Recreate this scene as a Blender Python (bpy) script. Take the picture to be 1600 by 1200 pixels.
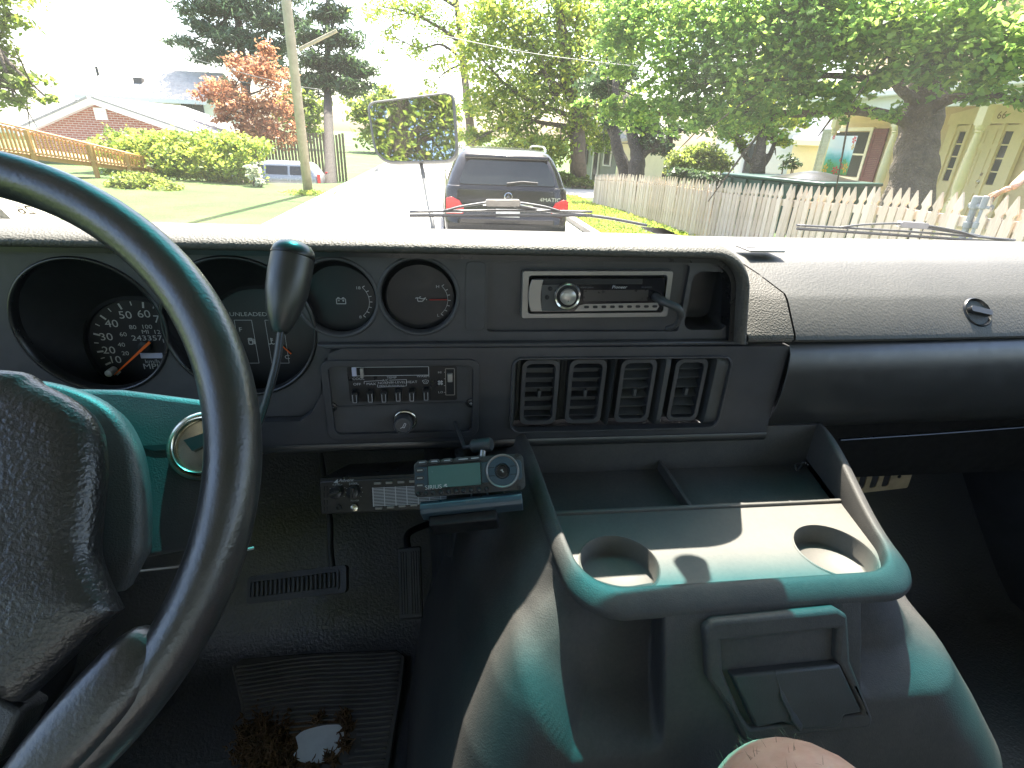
import bpy, math, random
import numpy as np
from mathutils import Vector, Matrix
from mathutils.geometry import tessellate_polygon
R = math.radians
random.seed(7); rng = np.random.default_rng(7)
sc = bpy.context.scene
for o in list(bpy.data.objects): bpy.data.objects.remove(o)

# ------------------------------------------------------------------ camera
F = 825.0                                   # focal length in pixels of the 1600 px wide photograph
YAW, PIT, ROL = R(8), R(25), R(2.6)
fwd = np.array([math.sin(YAW)*math.cos(PIT), math.cos(YAW)*math.cos(PIT), -math.sin(PIT)])
_r0 = np.array([math.cos(YAW), -math.sin(YAW), 0.]); _u0 = np.cross(_r0, fwd)
rgt = _r0*math.cos(ROL)+_u0*math.sin(ROL); upv = -_r0*math.sin(ROL)+_u0*math.cos(ROL)
CAM = np.array([0., 0., 1.62])
cd = bpy.data.cameras.new('camera'); cam = bpy.data.objects.new('camera', cd); sc.collection.objects.link(cam)
cd.sensor_width = 36; cd.lens = 36*F/1600; cd.clip_start = .01; cd.clip_end = 3000
mw = Matrix.Identity(4)
for i in range(3):
    mw[i][0] = rgt[i]; mw[i][1] = upv[i]; mw[i][2] = -fwd[i]; mw[i][3] = CAM[i]
cam.matrix_world = mw; sc.camera = cam

# ------------------------------------------------------------------ light
SUN_EL, SUN_AZ = R(62), R(9)                # azimuth measured from straight ahead towards the right
w = bpy.data.worlds.new('World'); sc.world = w; w.use_nodes = True
nt = w.node_tree; nt.nodes.clear()
sky = nt.nodes.new('ShaderNodeTexSky'); sky.sky_type = 'NISHITA'; sky.sun_disc = False
sky.sun_elevation = SUN_EL; sky.sun_rotation = SUN_AZ; sky.dust_density = 3.0; sky.air_density = 1.0; sky.ozone_density = 1.0
bg = nt.nodes.new('ShaderNodeBackground'); bg.inputs[1].default_value = 0.15
wo = nt.nodes.new('ShaderNodeOutputWorld'); nt.links.new(sky.outputs[0], bg.inputs[0]); nt.links.new(bg.outputs[0], wo.inputs[0])
sd = bpy.data.lights.new('sun', 'SUN'); sd.energy = 5.0; sd.angle = R(.5); sd.color = (1, .95, .86)
sun = bpy.data.objects.new('sun', sd); sc.collection.objects.link(sun)
sdir = Vector((math.sin(SUN_AZ)*math.cos(SUN_EL), math.cos(SUN_AZ)*math.cos(SUN_EL), math.sin(SUN_EL)))
sun.rotation_euler = sdir.to_track_quat('Z', 'Y').to_euler(); sun.location = (0, 0, 30)
sc.view_settings.view_transform = 'Standard'; sc.view_settings.look = 'None'
sc.view_settings.exposure = 2.35; sc.view_settings.gamma = 1.0; sc.view_settings.use_curve_mapping = False
sc.render.engine = 'CYCLES'
cy = sc.cycles; cy.use_denoising = True; cy.max_bounces = 9; cy.transparent_max_bounces = 16
cy.diffuse_bounces = 5; cy.glossy_bounces = 4; cy.sample_clamp_indirect = 6.0; cy.caustics_reflective = False; cy.caustics_refractive = False

# ------------------------------------------------------------------ measuring: pixel of the photograph -> point in the place
def ray(px, py): return (fwd*F+rgt*(px-800)-upv*(py-600))/F
def PD(px, py, d): return CAM+ray(px, py)*d
def PY(px, py, y): d = ray(px, py); return CAM+d*(y/d[1])
def PZ(px, py, z): d = ray(px, py); return CAM+d*((z-CAM[2])/d[2])
def PX(px, py, x): d = ray(px, py); return CAM+d*(x/d[0])
def PP(px, py, o, n): d = ray(px, py); o = np.array(o); n = np.array(n); return CAM+d*(((o-CAM)@n)/(d@n))

# ------------------------------------------------------------------ helpers
class Fr:
    """a local frame: p(u, v, w)"""
    def __init__(s, o=(0, 0, 0), x=(1, 0, 0), y=(0, 1, 0), z=None):
        s.o = np.array(o, float); s.x = np.array(x, float); s.x /= np.linalg.norm(s.x)
        y = np.array(y, float); y = y-s.x*(y@s.x); s.y = y/np.linalg.norm(y)
        s.z = np.cross(s.x, s.y)
    def p(s, u, v, w=0.): return s.o+s.x*u+s.y*v+s.z*w
    def uv(s, P): d = np.array(P)-s.o; return float(d@s.x), float(d@s.y), float(d@s.z)
    def at(s, u, v, w=0): return Fr(s.p(u, v, w), s.x, s.y)
WORLD = Fr()
def yface(y): return Fr((0, y, 0), (1, 0, 0), (0, 0, 1))      # u = x, v = z, w towards the driver (-y)

def rrect(x0, x1, y0, y1, r, n=5):
    out = []
    for cx, cy_, a0 in ((x1-r, y1-r, 0), (x0+r, y1-r, 90), (x0+r, y0+r, 180), (x1-r, y0+r, 270)):
        for k in range(n+1):
            a = R(a0+90*k/n); out.append((cx+r*math.cos(a), cy_+r*math.sin(a)))
    return out
def circ(cx, cy_, r, n=40, ry=None):
    return [(cx+r*math.cos(2*math.pi*k/n), cy_+(ry or r)*math.sin(2*math.pi*k/n)) for k in range(n)]
def smooth(t): t = min(1, max(0, t)); return t*t*(3-2*t)
def spline(pts, n=8):
    P = [np.array(p, float) for p in pts]; P = [2*P[0]-P[1]]+P+[2*P[-1]-P[-2]]; out = []
    for i in range(1, len(P)-2):
        for k in range(n):
            t = k/n
            out.append(.5*((2*P[i])+(P[i+1]-P[i-1])*t+(2*P[i-1]-5*P[i]+4*P[i+1]-P[i+2])*t*t+(-P[i-1]+3*P[i]-3*P[i+1]+P[i+2])*t**3))
    out.append(P[-2]); return out

class MB:
    def __init__(s): s.v = []; s.f = []
    def add(s, vs, fs):
        b = len(s.v); s.v += [tuple(map(float, p)) for p in vs]; s.f += [tuple(b+i for i in f) for f in fs]; return s
    def box(s, x0, x1, y0, y1, z0, z1, fr=WORLD):
        vs = [fr.p(x, y, z) for z in (z0, z1) for y in (y0, y1) for x in (x0, x1)]
        return s.add(vs, [(0, 2, 3, 1), (4, 5, 7, 6), (0, 1, 5, 4), (1, 3, 7, 5), (3, 2, 6, 7), (2, 0, 4, 6)])
    def prism(s, poly, fr, w0, w1, holes=()):
        loops = [list(poly)]+[list(h) for h in holes]; flat = [p for l in loops for p in l]; n = len(flat)
        tri = tessellate_polygon([[Vector((p[0], p[1], 0)) for p in l] for l in loops])
        vs = [fr.p(p[0], p[1], w0) for p in flat]+[fr.p(p[0], p[1], w1) for p in flat]; fs = []
        for t in tri:
            a, b, c = (np.array(flat[i]) for i in t)
            if (b[0]-a[0])*(c[1]-a[1])-(b[1]-a[1])*(c[0]-a[0]) < 0: t = t[::-1]
            fs.append(tuple(i+n for i in t)); fs.append(tuple(t[::-1]))
        b = 0
        for li, l in enumerate(loops):
            m = len(l); ar = sum(l[i][0]*l[(i+1) % m][1]-l[(i+1) % m][0]*l[i][1] for i in range(m))
            for i in range(m):
                j = (i+1) % m; q = (b+i, b+j, b+j+n, b+i+n)
                fs.append(q if (ar > 0) == (li == 0) else q[::-1])
            b += m
        return s.add(vs, fs)
    def loft(s, rings, close=True, cap0=False, cap1=False):
        m = len(rings[0]); vs = [p for r in rings for p in r]; fs = []
        for i in range(len(rings)-1):
            for j in range(m if close else m-1):
                k = (j+1) % m; fs.append((i*m+j, i*m+k, (i+1)*m+k, (i+1)*m+j))
        if cap0: fs.append(tuple(range(m))[::-1])
        if cap1: fs.append(tuple((len(rings)-1)*m+j for j in range(m)))
        return s.add(vs, fs)
    def tube(s, path, r, n=10, cap=True, flat=1.0):
        P = [np.array(p, float) for p in path]; rs = r if hasattr(r, '__len__') else [r]*len(P); rings = []; px = None
        for i, p in enumerate(P):
            t = P[min(i+1, len(P)-1)]-P[max(i-1, 0)]; t /= (np.linalg.norm(t)+1e-12)
            if px is None: px = np.cross(t, (0, 0, 1) if abs(t[2]) < .9 else (1, 0, 0))
            px = px-t*(px@t); px /= np.linalg.norm(px); q = np.cross(t, px)
            rings.append([p+rs[i]*(math.cos(2*math.pi*k/n)*px+flat*math.sin(2*math.pi*k/n)*q) for k in range(n)])
        return s.loft(rings, True, cap, cap)
    def lathe(s, prof, fr, n=32, cap0=False, cap1=False):      # profile (radius, height along fr.z)
        return s.loft([[fr.p(r*math.cos(2*math.pi*k/n), r*math.sin(2*math.pi*k/n), h) for k in range(n)] for r, h in prof], True, cap0, cap1)
    def grid(s, fn, nu, nv):
        vs = [fn(i/nu, j/nv) for i in range(nu+1) for j in range(nv+1)]
        return s.add(vs, [(i*(nv+1)+j, (i+1)*(nv+1)+j, (i+1)*(nv+1)+j+1, i*(nv+1)+j+1) for i in range(nu) for j in range(nv)])
    def poly(s, pts): return s.add(pts, [tuple(range(len(pts)))])

COL = sc.collection
def mesh(name, mb, mat=None, smooth_angle=None):
    me = bpy.data.meshes.new(name); me.from_pydata(mb.v, [], mb.f); me.update()
    if smooth_angle is not None:
        me.shade_smooth()
        if smooth_angle < 180: me.set_sharp_from_angle(angle=R(smooth_angle))
    if mat: me.materials.append(mat)
    return me
def link(name, me, parent=None):
    o = bpy.data.objects.new(name, me); COL.objects.link(o)
    if parent is not None:
        o.parent = parent; o.matrix_parent_inverse = OFF.get(parent.name, Matrix.Identity(4))
    return o
OFF = {}
def obj(name, mb, mat, parent=None, sm=35, bevel=0, seg=2, **kw):
    o = link(name, mesh(name, mb, mat, sm), parent)
    if bevel:
        b = o.modifiers.new('bevel', 'BEVEL'); b.width = bevel; b.segments = seg; b.limit_method = 'ANGLE'; b.angle_limit = R(40)
        b.harden_normals = False
    for k, v in kw.items(): o[k] = v
    return o
def thing(name, label, cat, loc=(0, 0, 0), group=None):
    o = bpy.data.objects.new(name, None); COL.objects.link(o); o.location = [float(x) for x in loc]; o.empty_display_size = .1
    o['label'] = label; o['category'] = cat
    if group: o['group'] = group
    OFF[o.name] = Matrix.Translation(Vector([-float(x) for x in loc])); return o
def tag(o, label, cat, group=None):
    o['label'] = label; o['category'] = cat
    if group: o['group'] = group
    return o
def struct(o): o['kind'] = 'structure'; return o
def stuff(o): o['kind'] = 'stuff'; return o

# ------------------------------------------------------------------ materials
def nmat(name):
    m = bpy.data.materials.new(name); m.use_nodes = True; nt = m.node_tree
    return m, nt, nt.nodes['Principled BSDF']
def coords(nt, scale=1.0):
    tc = nt.nodes.new('ShaderNodeTexCoord'); mp = nt.nodes.new('ShaderNodeMapping'); mp.inputs['Scale'].default_value = (scale,)*3 if not hasattr(scale, '__len__') else scale
    nt.links.new(tc.outputs['Object'], mp.inputs[0]); return mp.outputs[0]
def noise(nt, scale, detail=4, rough=.6, vec=None):
    n = nt.nodes.new('ShaderNodeTexNoise'); n.inputs['Scale'].default_value = scale; n.inputs['Detail'].default_value = detail; n.inputs['Roughness'].default_value = rough
    nt.links.new(vec if vec is not None else coords(nt), n.inputs['Vector']); return n.outputs['Fac']
def ramp(nt, fac, stops):
    r = nt.nodes.new('ShaderNodeValToRGB'); e = r.color_ramp.elements
    while len(e) < len(stops): e.new(.5)
    for k, (p, c) in enumerate(stops): e[k].position = p; e[k].color = (*c, 1) if len(c) == 3 else c
    nt.links.new(fac, r.inputs[0]); return r.outputs[0]
def bump(nt, bs, fac, strength, dist=.001):
    b = nt.nodes.new('ShaderNodeBump'); b.inputs['Strength'].default_value = strength; b.inputs['Distance'].default_value = dist
    nt.links.new(fac, b.inputs['Height']); nt.links.new(b.outputs[0], bs.inputs['Normal']); return b
def plain(name, col, rough=.5, metal=0, grain=0, gs=900, gd=.0006, var=.25, vs=14, spec=.5):
    """painted or moulded surface: uneven tone, uneven gloss, optional moulded grain"""
    m, nt, bs = nmat(name); bs.inputs['Metallic'].default_value = metal; bs.inputs['Specular IOR Level'].default_value = spec
    c = coords(nt); f = noise(nt, vs, 5, .65, c)
    col = np.array(col); nt.links.new(ramp(nt, f, [(.25, tuple(col*(1-var))), (.75, tuple(np.minimum(1, col*(1+var))))]), bs.inputs['Base Color'])
    f2 = noise(nt, vs*3.1, 4, .7, c)
    nt.links.new(ramp(nt, f2, [(.3, (rough*.85,)*3), (.7, (min(1, rough*1.18),)*3)]), bs.inputs['Roughness'])
    if grain: bump(nt, bs, noise(nt, gs, 2, .5, c), grain, gd)
    return m
def glow(name, col, st):
    m, nt, bs = nmat(name); bs.inputs['Base Color'].default_value = (*col, 1); bs.inputs['Emission Color'].default_value = (*col, 1); bs.inputs['Emission Strength'].default_value = st; return m

M = {}
def pad_mat(name, col, rough, gs, st, dust=(.3, .28, .25), amt=.35, gd=.0008):
    m, nt, bs = nmat(name); c = coords(nt)
    f = noise(nt, 7, 6, .7, c); vo = nt.nodes.new('ShaderNodeTexVoronoi'); vo.inputs['Scale'].default_value = gs; nt.links.new(c, vo.inputs['Vector'])
    col = np.array(col); d = col*(1-amt)+np.array(dust)*amt
    f3 = noise(nt, 240, 3, .7, c); mx = nt.nodes.new('ShaderNodeMath'); mx.operation = 'MULTIPLY_ADD'; nt.links.new(f3, mx.inputs[0]); mx.inputs[1].default_value = .45; nt.links.new(f, mx.inputs[2])
    nt.links.new(ramp(nt, mx.outputs[0], [(.45, tuple(col)), (.95, tuple(d))]), bs.inputs['Base Color'])
    bs.inputs['Roughness'].default_value = rough
    bump(nt, bs, vo.outputs['Distance'], st, gd); return m
M['pad'] = pad_mat('dash pad vinyl', (.062, .0585, .052), .66, 420, .8, dust=(.165, .15, .128))
M['pad2'] = pad_mat('passenger dash vinyl', (.052, .0515, .049), .6, 300, .35, dust=(.14, .132, .12), amt=.3)
M['console'] = pad_mat('console plastic', (.036, .0355, .035), .66, 620, .35, dust=(.135, .122, .105), amt=.4, gd=.0005)
M['tray'] = pad_mat('tray plastic', (.088, .084, .077), .6, 900, .15, dust=(.175, .155, .13), amt=.5, gd=.0004)
M['black'] = plain('black plastic', (.045, .0455, .049), .38, grain=.25, gs=1100)
M['face'] = plain('instrument face plastic', (.06, .0595, .062), .5, grain=.3, gs=1400, gd=.0004)
M['roll'] = plain('black vinyl roll', (.022, .022, .021), .36, grain=.15, gs=700, spec=.9)
M['satin'] = plain('black satin plastic', (.014, .014, .015), .3, var=.3)
M['deep'] = plain('deep black', (.006, .006, .007), .6)
M['column'] = plain('column shroud plastic', (.05, .052, .052), .42, grain=.5, gs=900, gd=.0008)
M['leather'] = plain('wheel leather', (.018, .0175, .0175), .34, grain=.35, gs=420, gd=.0007, spec=1.0)
M['airbag'] = plain('airbag cover vinyl', (.011, .011, .0115), .36, grain=.6, gs=420, gd=.0011, spec=.9)
M['rubber'] = plain('rubber', (.055, .0535, .054), .5, grain=.4, gs=260, gd=.0012)
M['liner'] = plain('floor liner vinyl', (.048, .0485, .052), .36, grain=.6, gs=190, gd=.0022, vs=6, spec=.9)
M['mat'] = plain('floor mat rubber', (.085, .079, .073), .55, grain=.3, gs=300, var=.45, vs=9)
M['chrome'] = plain('chrome', (.72, .72, .7), .14, 1, var=.1)
M['brass'] = plain('worn chrome lock', (.6, .56, .46), .22, 1, var=.25, vs=60)
M['silver'] = plain('silver plastic', (.25, .235, .22), .36, .5, var=.1)
M['silver2'] = plain('bright silver plastic', (.42, .40, .37), .3, .6, var=.1)
M['white'] = plain('white print', (.45, .45, .44), .6, var=.05)
M['grey print'] = plain('grey print', (.46, .46, .47), .6, var=.05)
M['dim print'] = plain('dim print', (.12, .12, .13), .6, var=.05)
M['orange'] = plain('orange needle', (.9, .16, .02), .45, var=.05)
M['redneedle'] = plain('red needle', (.45, .06, .05), .45, var=.05)
M['dial'] = plain('dial face', (.012, .012, .015), .4)
M['lcd'] = plain('grey green liquid crystal', (.075, .15, .135), .25, var=.05)
M['lcd2'] = plain('pale odometer window', (.55, .55, .68), .3, var=.05)
M['sirius'] = plain('radio blue grey plastic', (.055, .085, .11), .3, .2, var=.15)
M['amp'] = plain('amplifier black enamel', (.035, .031, .028), .34, .3, var=.4, vs=40)
M['darkglass'] = plain('dark display glass', (.01, .01, .012), .1, var=.05)
M['skin'] = None
# ------------------------------------------------------------------ lettering
TXT = {}
def text_mesh(s):
    if s in TXT: return TXT[s]
    cu = bpy.data.curves.new('t', 'FONT'); cu.body = s; cu.size = 1; cu.align_x = 'CENTER'; cu.align_y = 'CENTER'; cu.resolution_u = 3
    o = bpy.data.objects.new('t', cu); COL.objects.link(o); bpy.context.view_layer.update()
    me = bpy.data.meshes.new_from_object(o.evaluated_get(bpy.context.evaluated_depsgraph_get()))
    v = [tuple(x.co) for x in me.vertices]; f = [tuple(p.vertices) for p in me.polygons]
    bpy.data.objects.remove(o); bpy.data.meshes.remove(me); TXT[s] = (v, f); return TXT[s]
def put(mb, s, fr, u, v, h, w=.0006, sx=1.0, mirror=False, italic=0):
    vs, fs = text_mesh(s); sg = -1 if mirror else 1
    return mb.add([fr.p(u+sg*sx*h*(p[0]+italic*p[1]), v+h*p[1], w) for p in vs], fs)
# =================================================================== DASHBOARD
dash = thing('dashboard', 'black van dashboard with grey padded top, round gauges and four air vents', 'dashboard', (.1, .7, 1.2))
YF = .615                                     # plane of the instrument panel
FA = yface(YF)
# padded hood: profile swept along the top and down round the right end
prof = [(.622, -.006), (.600, -.006), (.593, -.0035), (.5905, .0005), (.5930, .0040), (.599, .0070), (.609, .0090), (.623, .0100), (.645, .0098), (.68, .0072), (.73, .001), (.82, -.013), (.96, -.038)]
path = [(x, 1.505, 0, 1) for x in np.linspace(-.85, .316, 24)]
rc = .052
for k in range(1, 13):
    a = R(90-k*80/12); path.append((.316+rc*math.cos(a), 1.505-rc+rc*math.sin(a), math.cos(a), math.sin(a)))
x0, z0 = path[-1][:2]; nx, nz = path[-1][2:]
for k in range(1, 6): path.append((x0+nz*.0705*k/5, z0-nx*.0705*k/5, nx, nz))
m = MB(); m.loft([[(x+ax*h, y, z+az*h) for (y, h) in prof] for x, z, ax, az in path], close=False)
obj('top_pad', m, M['pad'], dash, sm=180)
# dark gasket line under the lip
m = MB(); gp = [(.606, -.0065), (.606, -.0125), (.63, -.0125), (.63, -.0065)]
m.loft([[(x+ax*h, y, z+az*h) for (y, h) in gp] for x, z, ax, az in path], True, True, True)
obj('hood_gasket', m, M['satin'], dash)
# instrument panel with gauge openings and stereo bay
gauges = [(-.393, 1.407, .0765), (-.235, 1.405, .082), (-.1225, 1.443, .0445), (-.029, 1.4455, .0445)]
outer = [(-.85, 1.29), (-.18, 1.29), (-.165, 1.30), (-.150, 1.325), (-.143, 1.36), (-.135, 1.38), (-.12, 1.386), (.3785, 1.389), (.374, 1.42), (.366, 1.463), (.358, 1.477), (.345, 1.488), (.328, 1.4945), (.31, 1.496), (-.85, 1.496)]
bay = rrect(.052, .300, 1.402, 1.488, .004, 3)
cub = rrect(.306, .366, 1.404, 1.480, .012, 4)
m = MB(); m.prism(outer, FA, -.012, 0, [circ(*g, 64) for g in gauges]+[bay, cub])
obj('instrument_panel', m, M['face'], dash, sm=30)
m = MB(); m.prism([(-.150, 1.3895), (.393, 1.3925), (.396, 1.3865), (-.14, 1.3835)], FA, -.01, .010); obj('panel_ledge', m, M['black'], dash, bevel=.002)
# moulded frame line around left blank next to the stereo
m = MB(); m.prism(rrect(.026, .049, 1.404, 1.488, .006, 4), FA, 0, .0012); obj('blank_cover', m, M['face'], dash, bevel=.0005)
m = MB(); m.box(.045, .309, 1.395, 1.495, -.05, -.045, FA); obj('stereo_bay', m, M['deep'], dash)
m = MB()
m.prism(rrect(.0521, .2999, 1.4021, 1.4879, .004, 3), FA, -.022, -.006, [rrect(.093, .278, 1.4235, 1.4785, .004, 3)])
obj('stereo_surround', m, M['black'], dash)
m = MB(); m.loft([[FA.p(*q, -.011) for q in cub], [FA.p(.336+(q[0]-.336)*.93, 1.442+(q[1]-1.442)*.95, -.05) for q in cub]], True, False, False); m.poly([FA.p(.336+(q[0]-.336)*.93, 1.442+(q[1]-1.442)*.95, -.05) for q in cub])
obj('cubby', m, M['black'], dash)
# gauges ----------------------------------------------------------------------------------------
def gauge(name, c, dial_c, dial_r, dy, label):
    g = MB(); g.lathe([(c[2]-.0005, -.011), (c[2]-.0005, .001), (c[2]+.0015, .0022), (c[2]+.0035, .0012), (c[2]+.004, 0)], Fr(FA.p(c[0], c[1]), (1, 0, 0), (0, 0, 1)), 64)
    root = obj(name, g, M['satin'] if c[2] > .06 else M['face'], dash, sm=60, label=label)
    n = 56; m = MB()
    ring = lambda cx, cz, r, y: [(cx+r*math.cos(2*math.pi*k/n), y, cz+r*math.sin(2*math.pi*k/n)) for k in range(n)]
    m.loft([ring(c[0], c[1], c[2], YF+.010), ring(dial_c[0]*.5+c[0]*.5, dial_c[1]*.5+c[1]*.5, (c[2]+dial_r)/2+.006, YF+dy*.6), ring(dial_c[0], dial_c[1], dial_r+.004, YF+dy), ring(dial_c[0], dial_c[1], dial_r, YF+dy-.003), ring(dial_c[0], dial_c[1], dial_r-.001, YF+dy+.002)])
    obj('gauge_bowl', m, M['deep'], root, sm=50)
    m = MB(); m.poly(ring(dial_c[0], dial_c[1], dial_r, YF+dy+.0015)); d = obj('dial', m, M['dial'], root)
    return root, yface(YF+dy+.0015)
# speedometer
sp, fs = gauge('speedometer', gauges[0], (-.372, 1.361), .0645, .052, 'speedometer reading zero with orange needle')
ds = (-.372, 1.361)
pv = PY(228, 541, YF+.0535); dsc = (pv[0], pv[2])
m = MB(); g2 = MB()
def spk(v): return R(float(np.interp(v, [0, 10, 20, 30, 40, 50, 60, 110], [222, 205, 187, 163, 136, 108, 80, -40])))                  # dial angle for a speed
for v in range(0, 105, 2 if False else 5):
    a = spk(v); r1, r0 = .058, .0505 if v % 10 == 0 else .053
    c, s_ = math.cos(a), math.sin(a); w_ = .0011 if v % 10 == 0 else .0006
    m.add([fs.p(dsc[0]+r*c-q*s_*w_, dsc[1]+r*s_+q*c*w_, .0005) for r, q in ((r0, -1), (r1, -1), (r1, 1), (r0, 1))], [(0, 1, 2, 3)])
for v in range(10, 100, 10):
    a = spk(v); put(m, str(v), fs, dsc[0]+.0440*math.cos(a), dsc[1]+.0425*math.sin(a), .0135, sx=1.15)
for v in range(20, 160, 20):
    a = spk(v*.621); put(m, str(v), fs, dsc[0]+.0275*math.cos(a), dsc[1]+.0265*math.sin(a), .0075, sx=1.15)
put(m, 'MI', fs, dsc[0]+.004, dsc[1]+.019, .0072, sx=1.2); put(m, '243357', fs, dsc[0]+.004, dsc[1]+.0108, .0095, sx=1.25)
put(m, 'km/h', fs, dsc[0]+.003, dsc[1]-.0205, .0075, sx=1.15); put(m, 'MPH', fs, dsc[0]+.003, dsc[1]-.0275, .0105, sx=1.2)
obj('dial_markings', m, M['white'], sp, sm=None)
m = MB(); m.box(dsc[0]-.009, dsc[0]+.017, dsc[1]-.016, dsc[1]-.009, 0, .0008, fs); obj('trip_window', m, M['lcd2'], sp)
a = spk(1); fn = Fr(fs.p(*dsc, .005), fs.x*math.cos(a)+fs.y*math.sin(a), -fs.x*math.sin(a)+fs.y*math.cos(a))
m = MB(); m.prism([(-.012, -.0017), (.056, -.0006), (.056, .0006), (-.012, .0017)], fn, 0, .0015); obj('needle', m, M['orange'], sp)
m = MB(); m.lathe([(.0075, 0), (.0075, .004), (.006, .005), (.0001, .005)], Fr(fs.p(*dsc), fs.x, fs.y), 24); obj('needle_hub', m, M['deep'], sp)
m = MB(); q = PY(176, 579, YF+.05); m.lathe([(.0042, 0), (.0042, .014), (.002, .015), (.0001, .015)], Fr(q+np.array([0, .004, 0]), (1, 0, 0), (0, 0, 1)), 18); obj('trip_reset', m, M['grey print'], sp)
# fuel and temperature gauge
fu, ff = gauge('fuel_gauge', gauges[1], (-.224, 1.372), .070, .045, 'fuel and coolant temperature gauge')
m = MB(); q = PY(397, 491, YF+.0465); put(m, 'UNLEADED FUEL', ff, q[0]+.004, q[2], .0072, sx=1.2); obj('dial_lettering', m, M['white'], fu, sm=None); m = MB()
for t_, px_, py_ in (('F', 376, 515), ('E', 376, 580), ('C', 449, 558), ('H', 449, 512)): m = MB(); q = PY(px_, py_, YF+.0465); put(m, t_, ff, q[0], q[2], .008, sx=1.2); obj('dial_lettering', m, M['white'], fu, sm=None)
def strip(mb, fr, pts, wd=.0005, w=.0006):
    for (a, b), (c, d) in zip(pts[:-1], pts[1:]):
        t = np.array([c-a, d-b]); L = np.linalg.norm(t); t = t/L; nn = np.array([-t[1], t[0]])*wd
        mb.add([fr.p(a-nn[0], b-nn[1], w), fr.p(c-nn[0], d-nn[1], w), fr.p(c+nn[0], d+nn[1], w), fr.p(a+nn[0], b+nn[1], w)], [(0, 1, 2, 3)])
def icon(mb, fr, u, v, s, segs, wd=.0005):
    for sg in segs: strip(mb, fr, [(u+p[0]*s, v+p[1]*s) for p in sg], wd)
PUMP = [[(-.5, -.6), (-.5, .6), (.2, .6), (.2, -.6), (-.5, -.6)], [(-.3, .15), (.05, .15), (.05, .45), (-.3, .45), (-.3, .15)], [(.2, .1), (.45, .1), (.45, -.5), (.65, -.5), (.65, .25), (.4, .5)]]
THERM = [[(0, .7), (0, -.3)], [(0, .5), (.35, .5)], [(0, .2), (.35, .2)], [(-.6, -.5), (-.3, -.6), (0, -.4), (.3, -.6), (.6, -.5)]]
BATT = [[(-.7, -.45), (.7, -.45), (.7, .35), (-.7, .35), (-.7, -.45)], [(-.5, .35), (-.5, .55), (-.25, .55), (-.25, .35)], [(.25, .35), (.25, .55), (.5, .55), (.5, .35)], [(-.5, .05), (-.2, .05)], [(.2, .05), (.5, .05)], [(.35, -.1), (.35, .2)]]
OIL = [[(-.8, .2), (-.5, .3), (-.4, -.3), (.3, -.3), (.9, .35), (.4, .1), (-.5, .3)], [(-.1, .2), (-.1, .45), (.1, .45)], [(.95, .1), (1, -.1)]]
m = MB(); q = PY(393, 533, YF+.0465); icon(m, ff, q[0], q[2], .0065, PUMP, .0006); q = PY(424, 533, YF+.0465); icon(m, ff, q[0], q[2], .0065, THERM, .0006)
obj('dial_symbols', m, M['white'], fu, sm=None)
m = MB()
for (x0_, y0_, x1_, y1_) in ((366, 500, 405, 567), (414, 500, 452, 567)):
    a = PY(x0_, y0_, YF+.0465); b = PY(x1_, y1_, YF+.0465); strip(m, ff, [(a[0], a[2]), (b[0], a[2]), (b[0], b[2]), (a[0], b[2]), (a[0], a[2])], .0003)
obj('dial_frame_lines', m, M['grey print'], fu, sm=None)
m = MB(); a = PY(438, 538, YF+.044); b = PY(455, 553, YF+.044); m.tube([a, b], .0009, 6); obj('needle', m, M['orange'], fu)
# volt and oil gauges
for nm, gi, ico, lab, nd in (('voltmeter', 2, BATT, 'battery voltmeter', None), ('oil_gauge', 3, OIL, 'oil pressure gauge', 1)):
    c = gauges[gi]; g, f_ = gauge(nm, c, (c[0]+.001, c[1]-.006), .041, .016, lab); m = MB()
    icon(m, f_, c[0]+.001, c[1]-.008, .0075, ico, .00045)
    for k in range(7):
        a = R(40-k*14); strip(m, f_, [(c[0]+.030*math.cos(a)+.004, c[1]-.008+.026*math.sin(a)), (c[0]+.0335*math.cos(a)+.004, c[1]-.008+.029*math.sin(a))], .0005)
    strip(m, f_, [(c[0]+.004+.030*math.cos(R(40-k*6)), c[1]-.008+.026*math.sin(R(40-k*6))) for k in range(15)], .0003)
    put(m, '18' if gi == 2 else 'H', f_, c[0]+.022, c[1]+.008, .005, sx=1.2); put(m, '8' if gi == 2 else 'L', f_, c[0]+.022, c[1]-.028, .005, sx=1.2)
    obj('dial_markings', m, M['grey print'], g, sm=None)
    if nd: m = MB(); m.tube([f_.p(c[0]+.012, c[1]-.008, .002), f_.p(c[0]+.033, c[1]-.0075, .002)], .0007, 6); obj('needle', m, M['redneedle'], g)
# lower face of the dash --------------------------------------------------------------------------
YL = .602; FL = yface(YL)
hv = rrect(-.147, .0425, 1.2625, 1.3715, .012, 5); vb = rrect(.083, .3755, 1.2655, 1.3735, .014, 5)
m = MB(); m.prism([(-.85, 1.252), (.452, 1.252), (.452, 1.386), (-.12, 1.386), (-.135, 1.380), (-.143, 1.36), (-.150, 1.325), (-.165, 1.30), (-.18, 1.289), (-.85, 1.289)], FL, -.012, 0, [hv, vb])
obj('lower_fascia', m, M['black'], dash, sm=30)
m = MB(); m.grid(lambda a, b: (-.85+a*1.302, [.600, .597, .602, .625, .68, .78][int(round(b*5))], [1.256, 1.249, 1.243, 1.240, 1.228, 1.19][int(round(b*5))]), 10, 5); obj('lower_edge', m, M['roll'], dash, sm=180)
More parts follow.
